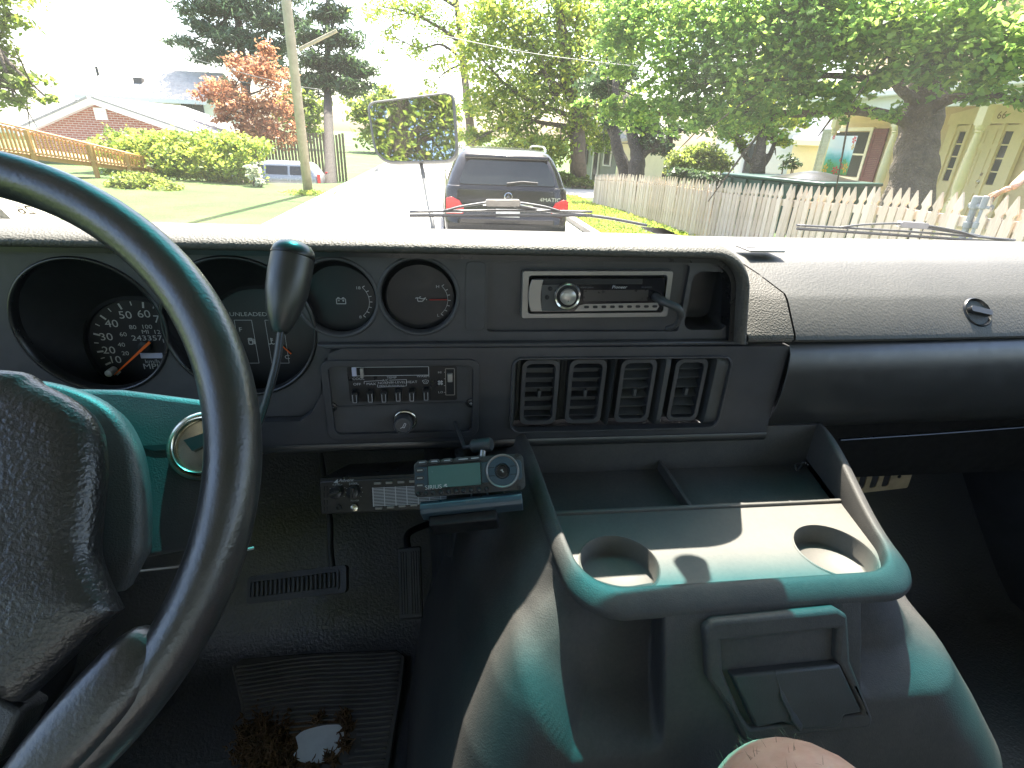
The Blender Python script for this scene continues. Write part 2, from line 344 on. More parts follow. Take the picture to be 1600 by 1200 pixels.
# climate panel
cl = MB(); inn = rrect(-.1385, .0345, 1.270, 1.3640, .008, 5); cl.prism(hv, FL, -.010, .003, [inn])
clp = obj('climate_panel', cl, M['black'], dash, sm=30, bevel=.0012, label='climate control panel with slider, six buttons and cigarette lighter')
m = MB(); m.prism(inn, FL, -.010, -.002); obj('climate_plate', m, M['face'], clp, bevel=.0006)
m = MB(); m.prism([(-.138, 1.3085), (.034, 1.3125), (.034, 1.3105), (-.138, 1.3065)], FL, -.002, -.0004); obj('divider_rib', m, M['black'], clp)
hp = rrect(-.117, .015, 1.3145, 1.3615, .002, 2); m = MB(); m.prism(hp, FL, -.0022, -.0016); obj('control_face', m, M['satin'], clp)
FC = yface(YL+.0016)
P6 = lambda px, py: (lambda q: (q[0], q[2]))(PY(px, py, YL+.001))
m = MB()
a = P6(551, 574); b = P6(670, 586); m.box(a[0], b[0], b[1], a[1], -.0004, .0004, FC); obj('slider_slot', m, M['deep'], clp)
m = MB(); strip(m, FC, [(a[0], b[1]), (a[0], a[1]), (b[0], a[1]), (b[0], b[1]), (a[0], b[1])], .0004, .0007)
for t, px, py, h in (('COOL', 560, 592, .0042), ('TEMP', 612, 590, .0042), ('WARM', 661, 588, .0042), ('OFF', 558, 600.5, .0045), ('MAX', 580, 600, .0045), ('A/C', 602, 594.5, .004), ('NORM', 600, 598.5, .0042), ('BI-LEVEL', 622, 597.5, .0042), ('VENT-PUSH/PULL', 612, 603, .0038), ('HEAT', 643.5, 597, .0045), ('HI', 687, 582, .004), ('LO', 688.5, 613, .004)):
    u, v = P6(px, py); put(m, t, FC, u, v, h, sx=1.2 if len(t) < 9 else 1.05)
strip(m, FC, [P6(569, 600), P6(569, 596), P6(597, 594.5)], .0003); strip(m, FC, [P6(608, 594), P6(635, 593), P6(635, 603), P6(590, 605), P6(590, 601)], .0003)
for py in (581.5, 592, 602.5, 613): strip(m, FC, [P6(694, py), P6(696.5, py)], .0003)
u, v = P6(688, 598)
for k in range(4):
    a = R(45+90*k); strip(m, FC, [(u, v), (u+.0035*math.cos(a), v+.0035*math.sin(a))], .0013)
u, v = P6(665, 597); icon(m, FC, u, v, .004, [[(-1, .5), (0, .8), (1, .5), (.5, -.5), (-.5, -.5), (-1, .5)], [(-.3, .3), (-.1, -.2)], [(.2, .3), (.3, -.2)]], .0003)
obj('panel_lettering', m, M['grey print'], clp, sm=None)
for px, w_, mt in ((553.5, .0028, 'lcd2'), (566, .0018, 'silver2')):
    u, v = P6(px, 581); m = MB(); m.box(u-w_, u+w_, v-.006, v+.006, 0, .006 if mt == 'silver2' else .0012, FC); obj('slider_knob', m, M[mt], clp, bevel=.0006)
for px, py in ((556, 617), (580, 616), (601, 616), (623, 614.5), (644, 614.5), (666, 613)):
    u, v = P6(px, py); m = MB(); m.box(u-.0038, u+.0038, v-.0068, v+.0068, 0, .011, FC); b_ = obj('mode_button', m, M['satin'], clp, bevel=.001)
    m = MB(); strip(m, FC, [(u-.0022, v+.005), (u-.0022, v-.0055), (u+.0022, v-.0055), (u+.0022, v+.005)], .0003, .0113); obj('button_outline', m, M['grey print'], b_, sm=None)
u0_, v0_ = P6(703, 576); u1_, v1_ = P6(703, 617); m = MB(); m.box(u0_-.0055, u0_+.0055, v1_, v0_, -.0004, .0004, FC); obj('fan_slot', m, M['deep'], clp)
m = MB(); strip(m, FC, [(u0_-.0055, v1_), (u0_-.0055, v0_), (u0_+.0055, v0_), (u0_+.0055, v1_), (u0_-.0055, v1_)], .0005, .0008); obj('fan_slot_rim', m, M['silver'], clp, sm=None)
u, v = P6(703, 588); m = MB(); m.box(u-.0032, u+.0032, v-.006, v+.005, 0, .006, FC); obj('fan_slider', m, M['silver2'], clp, bevel=.001)
for px, py in ((519, 636), (736, 630)):
    u, v = P6(px, py); m = MB(); m.lathe([(.0062, 0), (.0062, .0028), (.004, .0034), (.0034, .002), (.0001, .002)], Fr(FC.p(u, v, -.001), (1, 0, 0), (0, 0, 1)), 20); s_ = obj('panel_screw', m, M['satin'], clp, sm=50)
    m = MB(); m.box(u-.0022, u+.0022, v-.0004, v+.0004, .0018, .0022, FC); m.box(u-.0004, u+.0004, v-.0022, v+.0022, .0018, .0022, FC); obj('screw_slot', m, M['grey print'], s_)
u, v = P6(631, 657); fl = Fr(FC.p(u+.002, v+.0015), (1, 0, .0), (0, 0, 1)); m = MB(); m.lathe([(.0125, 0), (.0145, .002), (.0150, .0035), (.0138, .005), (.0125, .005), (.012, 0)], fl, 36); li = obj('cigarette_lighter', m, M['brass'], clp, sm=60)
fk = Fr(FC.p(u, v, .003), (1, 0, 0), (.0, .12, 1)); m = MB(); m.lathe([(.0115, 0), (.0118, .014), (.0108, .0165), (.009, .0168), (.0085, .0155), (.0001, .0155)], fk, 36); obj('lighter_knob', m, M['black'], li, sm=50)
m = MB(); icon(m, fk.at(0, 0, .0156), 0, 0, .0045, [[(-.7, -.6), (-.1, -.3), (.5, .9), (.9, .7), (.35, -.5), (-.1, -.3)]], .0004); obj('cigarette_mark', m, M['grey print'], li, sm=None)
# vents
vt = MB()
for (a_, b_) in ((0, 1),): vt.prism(vb, FL, -.010, .004, [rrect(.0855, .373, 1.268, 1.371, .0125, 5)])
vbz = obj('vent_bezel', vt, M['black'], dash, sm=30, bevel=.0015)
vx = [(.0975, .1465), (.159, .2085), (.2275, .2765), (.302, .347)]
holes = [rrect(a, b, 1.2735, 1.3665, .009, 4) for a, b in vx]
# scalloped shell between the vents
m = MB(); xs = np.linspace(.0857, .3728, 140)
def shell(x):
    for a, b in vx:
        if a-.004 <= x <= b+.004: return -.022
    d = min(min(abs(x-a+.004), abs(x-b-.004)) for a, b in vx); return -.022+.021*smooth(d/.006)
m.loft([[FL.p(x, z, shell(x)-(.006*smooth((abs(z-1.3195)-.043)/.009))) for z in np.linspace(1.2682, 1.3708, 16)] for x in xs], close=False)
obj('vent_shell', m, M['column'], vbz, sm=50)
slat_me = None
for vi, (a, b) in enumerate(vx):
    c = (a+b)/2; m = MB()
    m.prism(rrect(a, b, 1.2735, 1.3665, .010, 5), FL, -.028, -.006, [rrect(a+.0055, b-.0055, 1.279, 1.361, .007, 4)])
    av = obj('air_vent', m, M['black'], dash, sm=40, bevel=.0015)
    m = MB(); m.box(a+.005, b-.005, 1.278, 1.362, -.040, -.036, FL); obj('vent_duct', m, M['deep'], av)
    tilt = [8, 14, 26, 34][vi]
    for k in range(6):
        z = 1.2855+k*.0138; f_ = Fr(FL.p(c, z, -.017), (1, 0, 0), (0, -math.cos(R(tilt)), math.sin(R(tilt))*-1)); m = MB()
        m.box(-(b-a)/2+.0056, (b-a)/2-.0056, -.009, .007, -.0007, .0007, f_); obj('slat', m, M['black'] if vi < 2 else M['column'], av)
    m = MB(); m.prism([(c-.002, 1.313), (c+.002, 1.313), (c+.0022, 1.323), (c-.0022, 1.323)], FL, -.014, -.0065); obj('vent_tab', m, M['column'], av, bevel=.0008)
# passenger side -----------------------------------------------------------------------------------
def rec(x): return .02*smooth((x-.45)/.6)
pp = [(.604, 1.391), (.600, 1.3955), (.603, 1.402), (.636, 1.4385), (.645, 1.4450), (.68, 1.4625), (.703, 1.4735), (.718, 1.4775), (.79, 1.4825), (.86, 1.483), (.96, 1.468)]
def pas(x): return [(x, y+rec(x), z) for y, z in pp]
xl = lambda t: (.362+.030*t)
m = MB()
def cornerpiece(a, b):
    k = int(round(b*(len(pp)-1))); y, z = pp[k]; h = (z-1.392)/.092; x0_ = .391-.030*smooth(h); x1_ = .4535-.045*smooth((h-.55)/.45)*smooth((y-.61)/.06)
    x = x0_+(x1_-x0_)*a; lift = .012*(1-a)**3*smooth((y-.6)/.08); return (x, y+rec(x)+.02*(1-a)**2*smooth(h*2)*(1-smooth((h-.7)*3)), z+lift)
m.grid(cornerpiece, 16, len(pp)-1); obj('pad_corner', m, M['pad'], dash, sm=180)
def lidp(a, b):
    k = int(round(b*(len(pp)-1))); y, z = pp[k]; h = (z-1.392)/.092; x1_ = .4563-.045*smooth((h-.55)/.45)*smooth((y-.61)/.06)
    x = x1_+(1.25-x1_)*a; return (x, y+rec(x), z)
m = MB(); m.grid(lidp, 40, len(pp)-1); obj('glove_box_lid', m, M['pad2'], dash, sm=40)
rp = [(.612, 1.3905), (.604, 1.386), (.598, 1.376), (.594, 1.35), (.594, 1.32), (.598, 1.29), (.606, 1.268), (.618, 1.2525), (.64, 1.249), (.70, 1.245)]
m = MB(); m.grid(lambda a, b: (lambda x, k: (x, rp[k][0]+rec(x), rp[k][1]-.012*smooth((x-.6)/.5)*b))(.4525+a*.8, int(round(b*(len(rp)-1)))), 30, len(rp)-1); obj('passenger_bolster', m, M['roll'], dash, sm=180)
m = MB(); m.tube([(.4522, y+rec(.45)-.0015, z) for y, z in rp[1:6]], .0007, 6); obj('seam', m, M['column'], dash)
tr = [PY(1312, 687, .622), PY(1450, 678, .63), PY(1640, 664, .64)]; m = MB(); m.tube(tr, .0028, 8, flat=.6); obj('trim_strip', m, M['satin'], dash)
q = PY(1522, 490, .636); fk = Fr(q, (1, .03, 0), (0, .85, 1)); m = MB(); m.lathe([(.0228, -.002), (.0226, .005), (.0205, .007), (.0185, .0055), (.017, .002), (.0001, .0015)], fk, 40); kb = obj('glove_box_knob', m, M['satin'], dash, sm=60)
ft = Fr(fk.p(0, 0, .004), fk.x*.97-fk.y*.22, fk.y*.97+fk.x*.22); m = MB(); m.prism(rrect(-.0165, .0165, -.0042, .0042, .003, 4), ft, -.004, .008); obj('knob_grip', m, M['roll'], kb, bevel=.0015)
a = PZ(1160, 390, 1.4865); m = MB(); fz = Fr((a[0], a[1], 1.4868), (1, .05, 0), (0, 1, .02)); m.box(.0, .055, -.02, .02, 0, .003, fz); dv = obj('defroster_grille', m, M['silver2'], dash, bevel=.001)
m = MB(); m.box(.004, .02, -.008, .004, .003, .0034, fz); obj('grille_slot', m, M['deep'], dv)
# underside
m = MB(); m.grid(lambda a, b: (.4525+a*.8, .70+.06*b, 1.245-.18*b*b-.012), 6, 4); obj('under_panel', m, M['deep'], dash, sm=180)
# left end switch
a = PY(30, 577, YF); m = MB(); m.prism(rrect(-.545, -.462, 1.296, 1.345, .01, 4), FA, 0, .003, [rrect(-.541, -.466, 1.300, 1.341, .008, 4)]); obj('switch_bezel', m, M['black'], dash, bevel=.001)

# =================================================================== CAR STEREO
st = thing('car_stereo', 'silver framed single-slot car stereo with round volume knob set in the dash', 'car stereo', (.185, .61, 1.42))
SF = Fr((.1855, YF-.002, 1.4513), (1, 0, .014), (0, .05, 1))
W2, H2 = .0925, .0285
m = MB(); m.prism(rrect(-W2, W2, -H2, H2, .003, 3), SF, -.02, .004, [rrect(-W2+.0075, W2-.0065, -H2+.0055, H2-.005, .004, 4)]); obj('trim_frame', m, M['silver'], st, bevel=.0012)
m = MB(); m.box(-W2+.004, W2-.004, -H2+.004, H2-.004, -.10, -.006, SF); obj('chassis', m, M['deep'], st)
fp = rrect(-.0815, .083, -.0205, .0205, .004, 4); m = MB(); m.prism(fp, SF, -.006, .006); obj('faceplate', m, M['darkglass'], st, bevel=.0015)
m = MB(); m.box(-.068, .054, .013, .0195, .0055, .0064, SF); obj('disc_slot', m, M['deep'], st)
m = MB(); arc = [(-.0815+.006*(1-((v)/.019)**2)*-.6, v) for v in np.linspace(-.019, .019, 9)]; m.prism([(p[0]-.0005, p[1]) for p in arc]+[(-.0705-.004*((v)/.019)**2*-.6, v) for v in np.linspace(.019, -.019, 9)], SF, .005, .0075); obj('source_strip', m, M['silver'], st, bevel=.0006)
m = MB(); m.prism([(-.070, .0125), (-.040, .013), (-.036, -.019), (-.069, -.019)], SF, .0055, .0068); obj('left_plate', m, M['column'], st)
m = MB(); m.prism([(-.028, -.0195), (-.022, -.0125), (-.015, -.011), (.076, -.010), (.079, -.0145), (.076, -.0195)], SF, .0055, .0068); obj('button_bar', m, M['silver'], st)
kf = SF.at(-.0385, -.0005, .006); m = MB(); m.lathe([(.0165, 0), (.0168, .003), (.0155, .0048), (.0135, .0042), (.0130, .002)], kf, 44); obj('knob_ring', m, M['chrome'], st, sm=50)
m = MB(); m.lathe([(.0130, .001), (.0128, .004), (.0095, .0045)], kf, 44); obj('knob_collar', m, M['deep'], st, sm=50)
m = MB(); m.lathe([(.0096, .003), (.0095, .0085), (.0088, .0092), (.0001, .0092)], kf, 44); obj('volume_knob', m, M['silver2'], st, sm=50)
for u, v in ((-.0595, .0085), (-.063, -.002)): m = MB(); m.lathe([(.0028, .006), (.0027, .008), (.0001, .0085)], SF.at(u, v), 16); obj('source_button', m, M['deep'], st)
for k in range(9): m = MB(); m.prism(rrect(-.0165+k*.0108, -.0105+k*.0108, -.0158, -.0128, .0013, 3), SF, .0065, .0078); obj('preset_button', m, M['deep'], st)
m = MB(); m.box(-.018, .063, -.0075, .0062, .0058, .0063, SF); obj('display', m, M['satin'], st)
m = MB(); put(m, 'Pioneer', SF, .026, .0095, .0052, .0063, 1.15, italic=.2); obj('brand_lettering', m, M['grey print'], st, sm=None)
m = MB(); put(m, 'MOSFET 50Wx4', SF, -.015, .0093, .0024, .0063); put(m, 'CD RECEIVER', SF, .060, .0093, .0022, .0063); obj('small_lettering', m, M['dim print'], st, sm=None)
m = MB(); q0 = SF.p(.072, -.002, .006); m.tube(spline([q0, q0+np.array([.004, -.022, -.001]), q0+np.array([.018, -.030, -.006]), q0+np.array([.026, -.024, -.018]), q0+np.array([.0255, -.016, -.032]), q0+np.array([.019, -.006, -.040])], 8), [.0052]*8+[.0046]*16+[.0034]*16+[.0028], 10)
cb = tag(obj('audio_plug_cable', m, M['rubber'], None, sm=180), 'black audio plug with short cable hanging from the car stereo', 'cable')

# =================================================================== STEERING WHEEL
HUB = np.array([-.301, .2575, 1.449]); tl = .668; WN = np.array([math.sin(.035), -math.cos(tl)*math.cos(.035), math.sin(tl)*math.cos(.035)])
wu = np.cross((0, 0, 1), WN); wu /= np.linalg.norm(wu); WF = Fr(HUB, wu, np.cross(WN, wu))     # u right, v up the wheel, w towards the driver
WR = .183
wheel = thing('steering_wheel', 'black leather steering wheel with thick rim and airbag hub', 'steering wheel', HUB)
def wuv(px, py, w_=.0): p = PP(px, py, WF.p(0, 0, w_), WF.z); u, v, _ = WF.uv(p); return (u, v)
m = MB(); n, k2 = 120, 18; vs = []; fsx = []
for i in range(n):
    a = 2*math.pi*i/n; bulge = 1+.06*math.cos(2*a)
    for j in range(k2):
        b = 2*math.pi*j/k2; rr = WR+.0138*bulge*math.cos(b); vs.append(WF.p(rr*math.cos(a), rr*math.sin(a), .0152*bulge*math.sin(b)))
        fsx.append((i*k2+j, ((i+1) % n)*k2+j, ((i+1) % n)*k2+(j+1) % k2, i*k2+(j+1) % k2))
m.add(vs, fsx); obj('rim', m, M['leather'], wheel, sm=180)
# airbag cover: measured outline of its visible half, mirrored
half = [wuv(*p, .012) for p in ((18, 578), (70, 598), (125, 628), (158, 668), (166, 730), (160, 800), (156, 860), (168, 905), (192, 955))]
half = [(.0, half[0][1]+.003)]+half; bot = [wuv(45, 1097, .012), wuv(-20, 1075, .012)]; bot.append((0., bot[-1][1]))
hr = [tuple(p) for p in spline(half, 5)]+[tuple(p) for p in spline([half[-1], wuv(120, 1025, .012), bot[0]], 4)][1:]+bot[1:]
full = hr+[(-u, v) for u, v in reversed(hr[1:-1])]
full = full[::-1]
cu, cv = 0., sum(p[1] for p in full)/len(full)
m = MB(); sc_ = lambda s, w_: [WF.p(cu+(u-cu)*s, cv+(v-cv)*s, w_) for u, v in full]
m.loft([sc_(.74, -.025), sc_(.90, -.006), sc_(.985, .006), sc_(.992, .013), sc_(.972, .0185), sc_(.93, .0225), sc_(.85, .025), sc_(.6, .0275), sc_(.3, .0285)], True, False, True); obj('airbag_cover', m, M['airbag'], wheel, sm=50)
for sgn in (1, -1):
    pl = [wuv(*p, .004) for p in ((212, 957), (243, 985), (268, 990), (262, 1060), (205, 1130), (110, 1235), (0, 1290), (-45, 1270), (24, 1180), (60, 1130))]
    pl = [(sgn*u, v) for u, v in pl]; pl = pl if sgn > 0 else pl[::-1]
    c_ = np.mean(pl, axis=0); ring = lambda s, w_: [WF.p(c_[0]+(u-c_[0])*s, c_[1]+(v-c_[1])*s, w_) for u, v in pl[::-1]]
    m = MB(); m.loft([ring(.92, -.008), ring(1, .004), ring(.95, .012), ring(.75, .018), ring(.4, .020)], True, False, True)
    o = obj('spoke', m, M['leather'], wheel, sm=60); sbs = o.modifiers.new('s', 'SUBSURF'); sbs.levels = 1; sbs.render_levels = 2
pl = [wuv(*p, .006) for p in ((-40, 1052), (45, 1105), (18, 1160), (-5, 1195), (-80, 1220), (-110, 1100))]; m = MB(); m.prism(pl, WF, -.01, .012); obj('lower_trim', m, M['column'], wheel, bevel=.002)
m = MB(); m.lathe([(.05, -.10), (.048, -.02)], WF, 32); obj('hub_sleeve', m, M['black'], wheel)

# =================================================================== STEERING COLUMN
colm = thing('steering_column', 'plastic steering column shroud with ignition lock behind the wheel', 'steering column', WF.p(0, 0, -.3))
m = MB(); cpt = [wuv(*p, -.052) for p in ((165, 628), (205, 680), (219, 740), (224, 800), (222, 868))]
cr = [(.0, cpt[0][1]+.022), (cpt[0][0]*.6, cpt[0][1]+.015)]+cpt; cr = [tuple(p) for p in spline(cr, 5)]; cr += [(cr[-1][0]*.92, cr[-1][1]-.02), (0, cr[-1][1]-.026)]
full = (cr+[(-u, v) for u, v in reversed(cr[1:-1])])[::-1]
m.loft([[WF.p(u, v, w_) for u, v in full] if s == 1 else [WF.p(u*s, v*s, w_) for u, v in full] for s, w_ in ((.86, -.10), (.97, -.07), (1, -.055), (.985, -.050), (.95, -.047), (.6, -.047))], True, False, True); obj('collar', m, M['column'], colm, sm=50)
WB = -.085
A = [wuv(*p, WB) for p in ((96, 604), (190, 606), (330, 624), (378, 632), (378, 846), (330, 853), (222, 872))]
um = A[3][0]; vt_ = A[1][1]; vl = A[6][1]
sh = [(-.09, vt_-.004), (-.11, vt_-.03), (-.11, vl+.01), (-.09, vl), A[6], A[5], (um-.008, A[4][1]+.002), (um, A[4][1]+.012), (um, A[3][1]-.008), (um-.01, A[3][1]), A[2], A[1], A[0]]
m = MB(); rg = lambda s, w_: [WF.p(.03+(u-.03)*s, -.02+(v+.02)*s, w_) for u, v in sh]
m.loft([rg(.55, WB-.24), rg(.80, WB-.12), rg(.97, WB-.04), rg(1, WB-.012), rg(.992, WB-.004), rg(.97, WB), rg(.4, WB+.001)], True, True, True); o = obj('shroud', m, M['column'], colm, sm=45, bevel=.003)
g0, g1 = wuv(216, 700, WB), wuv(272, 697, WB); m = MB(); m.prism([(g0[0], g0[1]+.001), (g1[0], g1[1]+.0015), (g1[0]+.03, g1[1]+.001), (g1[0]+.03, g1[1]-.001), (g1[0], g1[1]-.0025), ((g0[0]+g1[0])/2, g0[1]-.003)][::-1], WF, WB, WB+.0016); obj('shroud_gap', m, M['deep'], colm)
kc = wuv(322, 697, WB+.006); kf = Fr(WF.p(*kc, WB), WF.x, WF.y)
m = MB(); m.lathe([(.0245, 0), (.0245, .008), (.0235, .0105), (.0215, .0115), (.0205, .010), (.0200, .013), (.0188, .0145), (.0178, .0135), (.0175, .010), (.0001, .010)], kf, 56); ig = obj('ignition_lock', m, M['brass'], colm, sm=50)
m = MB(); m.prism([(-.012, .004), (.012, .012), (.0135, .006), (-.006, -.004)], kf, .0103, .013); obj('key_flap', m, M['deep'], ig)
m = MB(); m.tube([WF.p(-.05, vl-.006, WB-.06), WF.p(.05, vl-.012, WB-.05), WF.p(A[6][0]+.01, vl-.009, WB-.03), WF.p(um, vl-.001, WB-.04)], .0012, 6); obj('harness_wire', m, M['silver'], colm)

# =================================================================== SHIFT LEVER
lev = thing('shift_lever', 'column shift lever with black barrel knob standing beside the gauges', 'gear lever', PD(400, 680, .47))
m = MB(); lp = spline([PD(380, 715, .475), PD(402, 668, .468), PD(418, 620, .462), (PD(433, 560, .46)), PD(440, 505, .458)], 8); m.tube(lp, .0055, 12, flat=.6); obj('lever_arm', m, M['black'], lev, sm=180)
m = MB(); m.tube([p+np.array([.003, -.0045, .001]) for p in lp[4:]], .0012, 6); obj('lever_cable', m, M['satin'], lev)
k0, k1 = PD(437, 520, .458), PD(462, 376, .462); ax = k1-k0; L = np.linalg.norm(ax); kf = Fr(k0, np.cross(ax, (0, 1, .3)), np.cross(ax, np.cross(ax, (0, 1, .3)))); kf.z = ax/L
m = MB(); m.lathe([(.006, 0), (.0085, .004), (.0135, .2*L), (.0175, .42*L), (.0183, .62*L), (.0180, .82*L)], kf, 36, True, True); obj('knob', m, M['roll'], lev, sm=60)
m = MB(); m.lathe([(.0182, .825*L), (.0185, .84*L), (.0172, .90*L), (.0135, .955*L), (.007, .985*L), (.0001, .99*L)], kf, 36, True, False); obj('knob_cap', m, M['satin'], lev, sm=60)
# =================================================================== EQUALIZER under the dash
eq = thing('equalizer_amplifier', 'old black graphic equalizer amplifier with rotary knobs hanging under the dash', 'amplifier', PD(570, 780, .62))
D_ = .65; tlq, trq, blq = PD(499, 752, D_), PD(650, 745, D_), PD(500, 804, D_)
EF = Fr(tlq, trq-tlq, tlq-blq); ew = .205; eh = np.linalg.norm(tlq-blq)
m = MB(); m.box(0, ew, -eh, 0, -.13, 0, EF); obj('case', m, M['amp'], eq, bevel=.0015)
def euv(px, py): u, v, _ = EF.uv(PP(px, py, EF.p(0, 0, .001), EF.z)); return u, v
m = MB(); m.prism([(0, 0), (ew, 0), (ew, .003), (0, .003)], EF, -.12, -.002); obj('top_plate', m, M['satin'], eq)
for px, py, a in ((527.5, 768, 20), (553.5, 768, 80)):
    u, v = euv(px, py); f_ = EF.at(u, v, .001); m = MB(); m.lathe([(.0075, 0), (.0072, .009), (.006, .0095), (.0001, .0095)], f_, 28); k = obj('rotary_knob', m, M['satin'], eq, sm=50)
    fa = Fr(f_.o, f_.x*math.cos(R(a))+f_.y*math.sin(R(a)), -f_.x*math.sin(R(a))+f_.y*math.cos(R(a))); m = MB(); m.box(-.0068, .0068, -.0018, .0018, .009, .0125, fa); obj('knob_bar', m, M['amp'], k, bevel=.0006)
u, v = euv(555, 792); m = MB(); m.lathe([(.0048, 0), (.0046, .006), (.003, .0066), (.0001, .0066)], EF.at(u, v, .0005), 20); obj('power_button', m, M['brass'], eq, sm=50)
u, v = euv(529, 793); m = MB(); m.lathe([(.0035, 0), (.0035, .002), (.0022, .002), (.002, 0)], EF.at(u, v, .0005), 18); obj('aux_jack', m, M['satin'], eq)
m = MB(); a, b = euv(580, 762), euv(660, 788); m.box(a[0], b[0]+.03, b[1], a[1], 0, .0008, EF); obj('graph_window', m, M['deep'], eq)
m = MB()
for k in range(13): v = a[1]+(b[1]-a[1])*(k+.5)/13; m.box(a[0]+.001, b[0]+.03, v-.0004, v+.0004, .0008, .0011, EF)
for k in range(7): u = a[0]+.002+k*.0138; m.box(u-.0005, u+.0005, b[1], a[1], .0009, .0013, EF)
obj('graph_lines', m, M['grey print'], eq)
for row, (p0, p1) in enumerate((((590, 755), (645, 752)), ((592, 794), (647, 789)))):
    for k in range(4):
        u, v = euv(p0[0]+(p1[0]-p0[0])*k/3, p0[1]+(p1[1]-p0[1])*k/3); m = MB(); m.box(u-.0042, u+.0042, v-.0014, v+.0014, 0, .003, EF); obj('band_button', m, M['silver'], eq, bevel=.0005)
m = MB()
for c in range(2):
    for r_ in range(4): u, v = euv(506+c*5, 763+r_*11); m.box(u-.0006, u+.0006, v-.003, v+.003, .0, .0006, EF)
obj('grille_slots', m, M['deep'], eq)
m = MB(); put(m, 'LEVEL', EF, *euv(527, 757.5), .0036, .0008); put(m, 'FADER', EF, *euv(552, 756), .0036, .0008); put(m, 'POWER', EF, *euv(554.5, 782.5), .003, .0008)
for cx in (527.5, 553.5):
    for k in range(9):
        a_ = R(-40+k*32.5); u, v = euv(cx, 768); m.box(u+.010*math.cos(a_)-.0004, u+.010*math.cos(a_)+.0004, v+.010*math.sin(a_)-.0004, v+.010*math.sin(a_)+.0004, .0004, .0009, EF)
u, v = euv(541, 750.5); put(m, 'Advent', EF, u, v, .0052, .0008, 1.2, italic=.25); m.prism([(u-.016, v-.0025), (u-.0105, v-.0025), (u-.0105, v+.002)], EF, .0003, .0009)
obj('amp_lettering', m, M['white'], eq, sm=None)
# =================================================================== SATELLITE RADIO
sr = thing('satellite_radio', 'blue-grey satellite radio with pale green screen and round control pad', 'radio', PD(735, 790, .55))
D_ = .595; tlq, trq, blq = PD(648, 722, D_), PD(814, 709, D_), PD(651, 778, D_-.008)
RF = Fr(tlq, trq-tlq, tlq-blq); rw, rh = np.linalg.norm(trq-tlq), np.linalg.norm(tlq-blq)
m = MB(); m.prism(rrect(-.0015, rw+.002, -rh, .0005, .006, 5), RF, -.024, -.001); obj('case', m, M['rubber'], sr, bevel=.002)
m = MB(); m.prism(rrect(.0, rw-.0005, -rh+.011, -.0065, .004, 4), RF, -.001, .0012); obj('front_plate', m, M['sirius'], sr, bevel=.0008)
def ruv(px, py): u, v, _ = RF.uv(PP(px, py, RF.p(0, 0, .001), RF.z)); return u, v
a, b = ruv(669, 729), ruv(752, 757); m = MB(); m.prism(rrect(a[0]-.001, b[0]+.001, b[1]-.001, a[1]+.001, .001, 2), RF, .0012, .002); obj('screen_frame', m, M['satin'], sr)
m = MB(); m.box(a[0], b[0], b[1], a[1], .002, .0024, RF); obj('screen', m, M['lcd'], sr)
u, v = ruv(785, 736); cf = RF.at(u, v, .001); m = MB(); m.lathe([(.0188, 0), (.019, .0025), (.0182, .0034), (.0168, .003), (.0162, .002)], cf, 48); obj('control_ring', m, M['silver'], sr, sm=50)
m = MB(); m.lathe([(.0163, .001), (.016, .0028), (.0085, .0034), (.008, .002)], cf, 48); obj('control_pad', m, M['sirius'], sr, sm=40)
m = MB(); m.lathe([(.0082, .001), (.0078, .0042), (.0062, .0046), (.0058, .0038), (.0001, .0042)], cf, 36); obj('centre_button', m, M['satin'], sr, sm=40)
m = MB()
for s_ in (-1, 1): m.box(-.0155, -.0088, s_*.0045-.0003, s_*.0045+.0003, .003, .0036, cf); m.box(.0088, .0155, s_*.0045-.0003, s_*.0045+.0003, .003, .0036, cf)
obj('pad_gaps', m, M['deep'], sr)
for px, py, w_ in ((660, 722.5, .0065), (679, 721, .0065), (699, 719.5, .0065), (724, 717.5, .0105), (742, 716, .0085)):
    u, v = ruv(px, py); m = MB(); m.prism(rrect(u-w_*.85, u+w_*.85, v-.0024, v+.0024, .002, 4), RF, -.001, .0022); k = obj('menu_button', m, M['rubber'], sr, bevel=.0006); m = MB(); m.box(u-w_*.5, u+w_*.5, v-.0004, v+.0006, .0022, .0025, RF); obj('button_mark', m, M['grey print'], k)
for py in (735, 747, 758.5):
    u, v = ruv(656.5, py); m = MB(); m.prism(rrect(u-.0047, u+.0047, v-.0024, v+.0024, .0022, 4), RF, .0012, .0032); k = obj('side_button', m, M['rubber'], sr, bevel=.0006); m = MB(); m.box(u-.003, u+.003, v-.0007, v+.0007, .0032, .0035, RF); obj('button_mark', m, M['silver2'], k)
for k in range(10):
    u, v = ruv(653+k*11.9, 772-k*.85); m = MB(); m.lathe([(.0026, -.001), (.0026, .0015), (.0015, .0024), (.0001, .0026)], RF.at(u, v, .0), 16); obj('preset_button', m, M['satin'], sr, sm=60)
m = MB(); u, v = ruv(677.5, 760.5); put(m, 'SIRIUS', RF, u, v-.0006, .0066, .0030, 1.05); obj('brand_lettering', m, M['white'], sr, sm=None); m = MB(); icon(m, RF.at(0, 0, .0024), u+.0135, v, .0022, [[(-.8, -.3), (0, .8), (.1, -.2), (.9, -.5)], [(.2, .9), (.6, .2)]], .0005); obj('brand_mark', m, M['white'], sr, sm=None); m = MB(); u, v = ruv(785, 736); icon(m, RF.at(0, 0, .0052), u, v, .0022, [[(-.8, .5), (0, .2), (.2, -.6), (.8, -.5)], [(-.1, .9), (.1, .1)]], .0005)
obj('button_mark', m, M['white'], sr, sm=None)
for px, py in ((808, 711.5), (811, 762)): u, v = ruv(px, py); m = MB(); m.lathe([(.0024, -.0012), (.0024, .0006), (.0016, .0006), (.0001, 0)], RF.at(u, v), 14); obj('corner_button', m, M['satin'], sr)
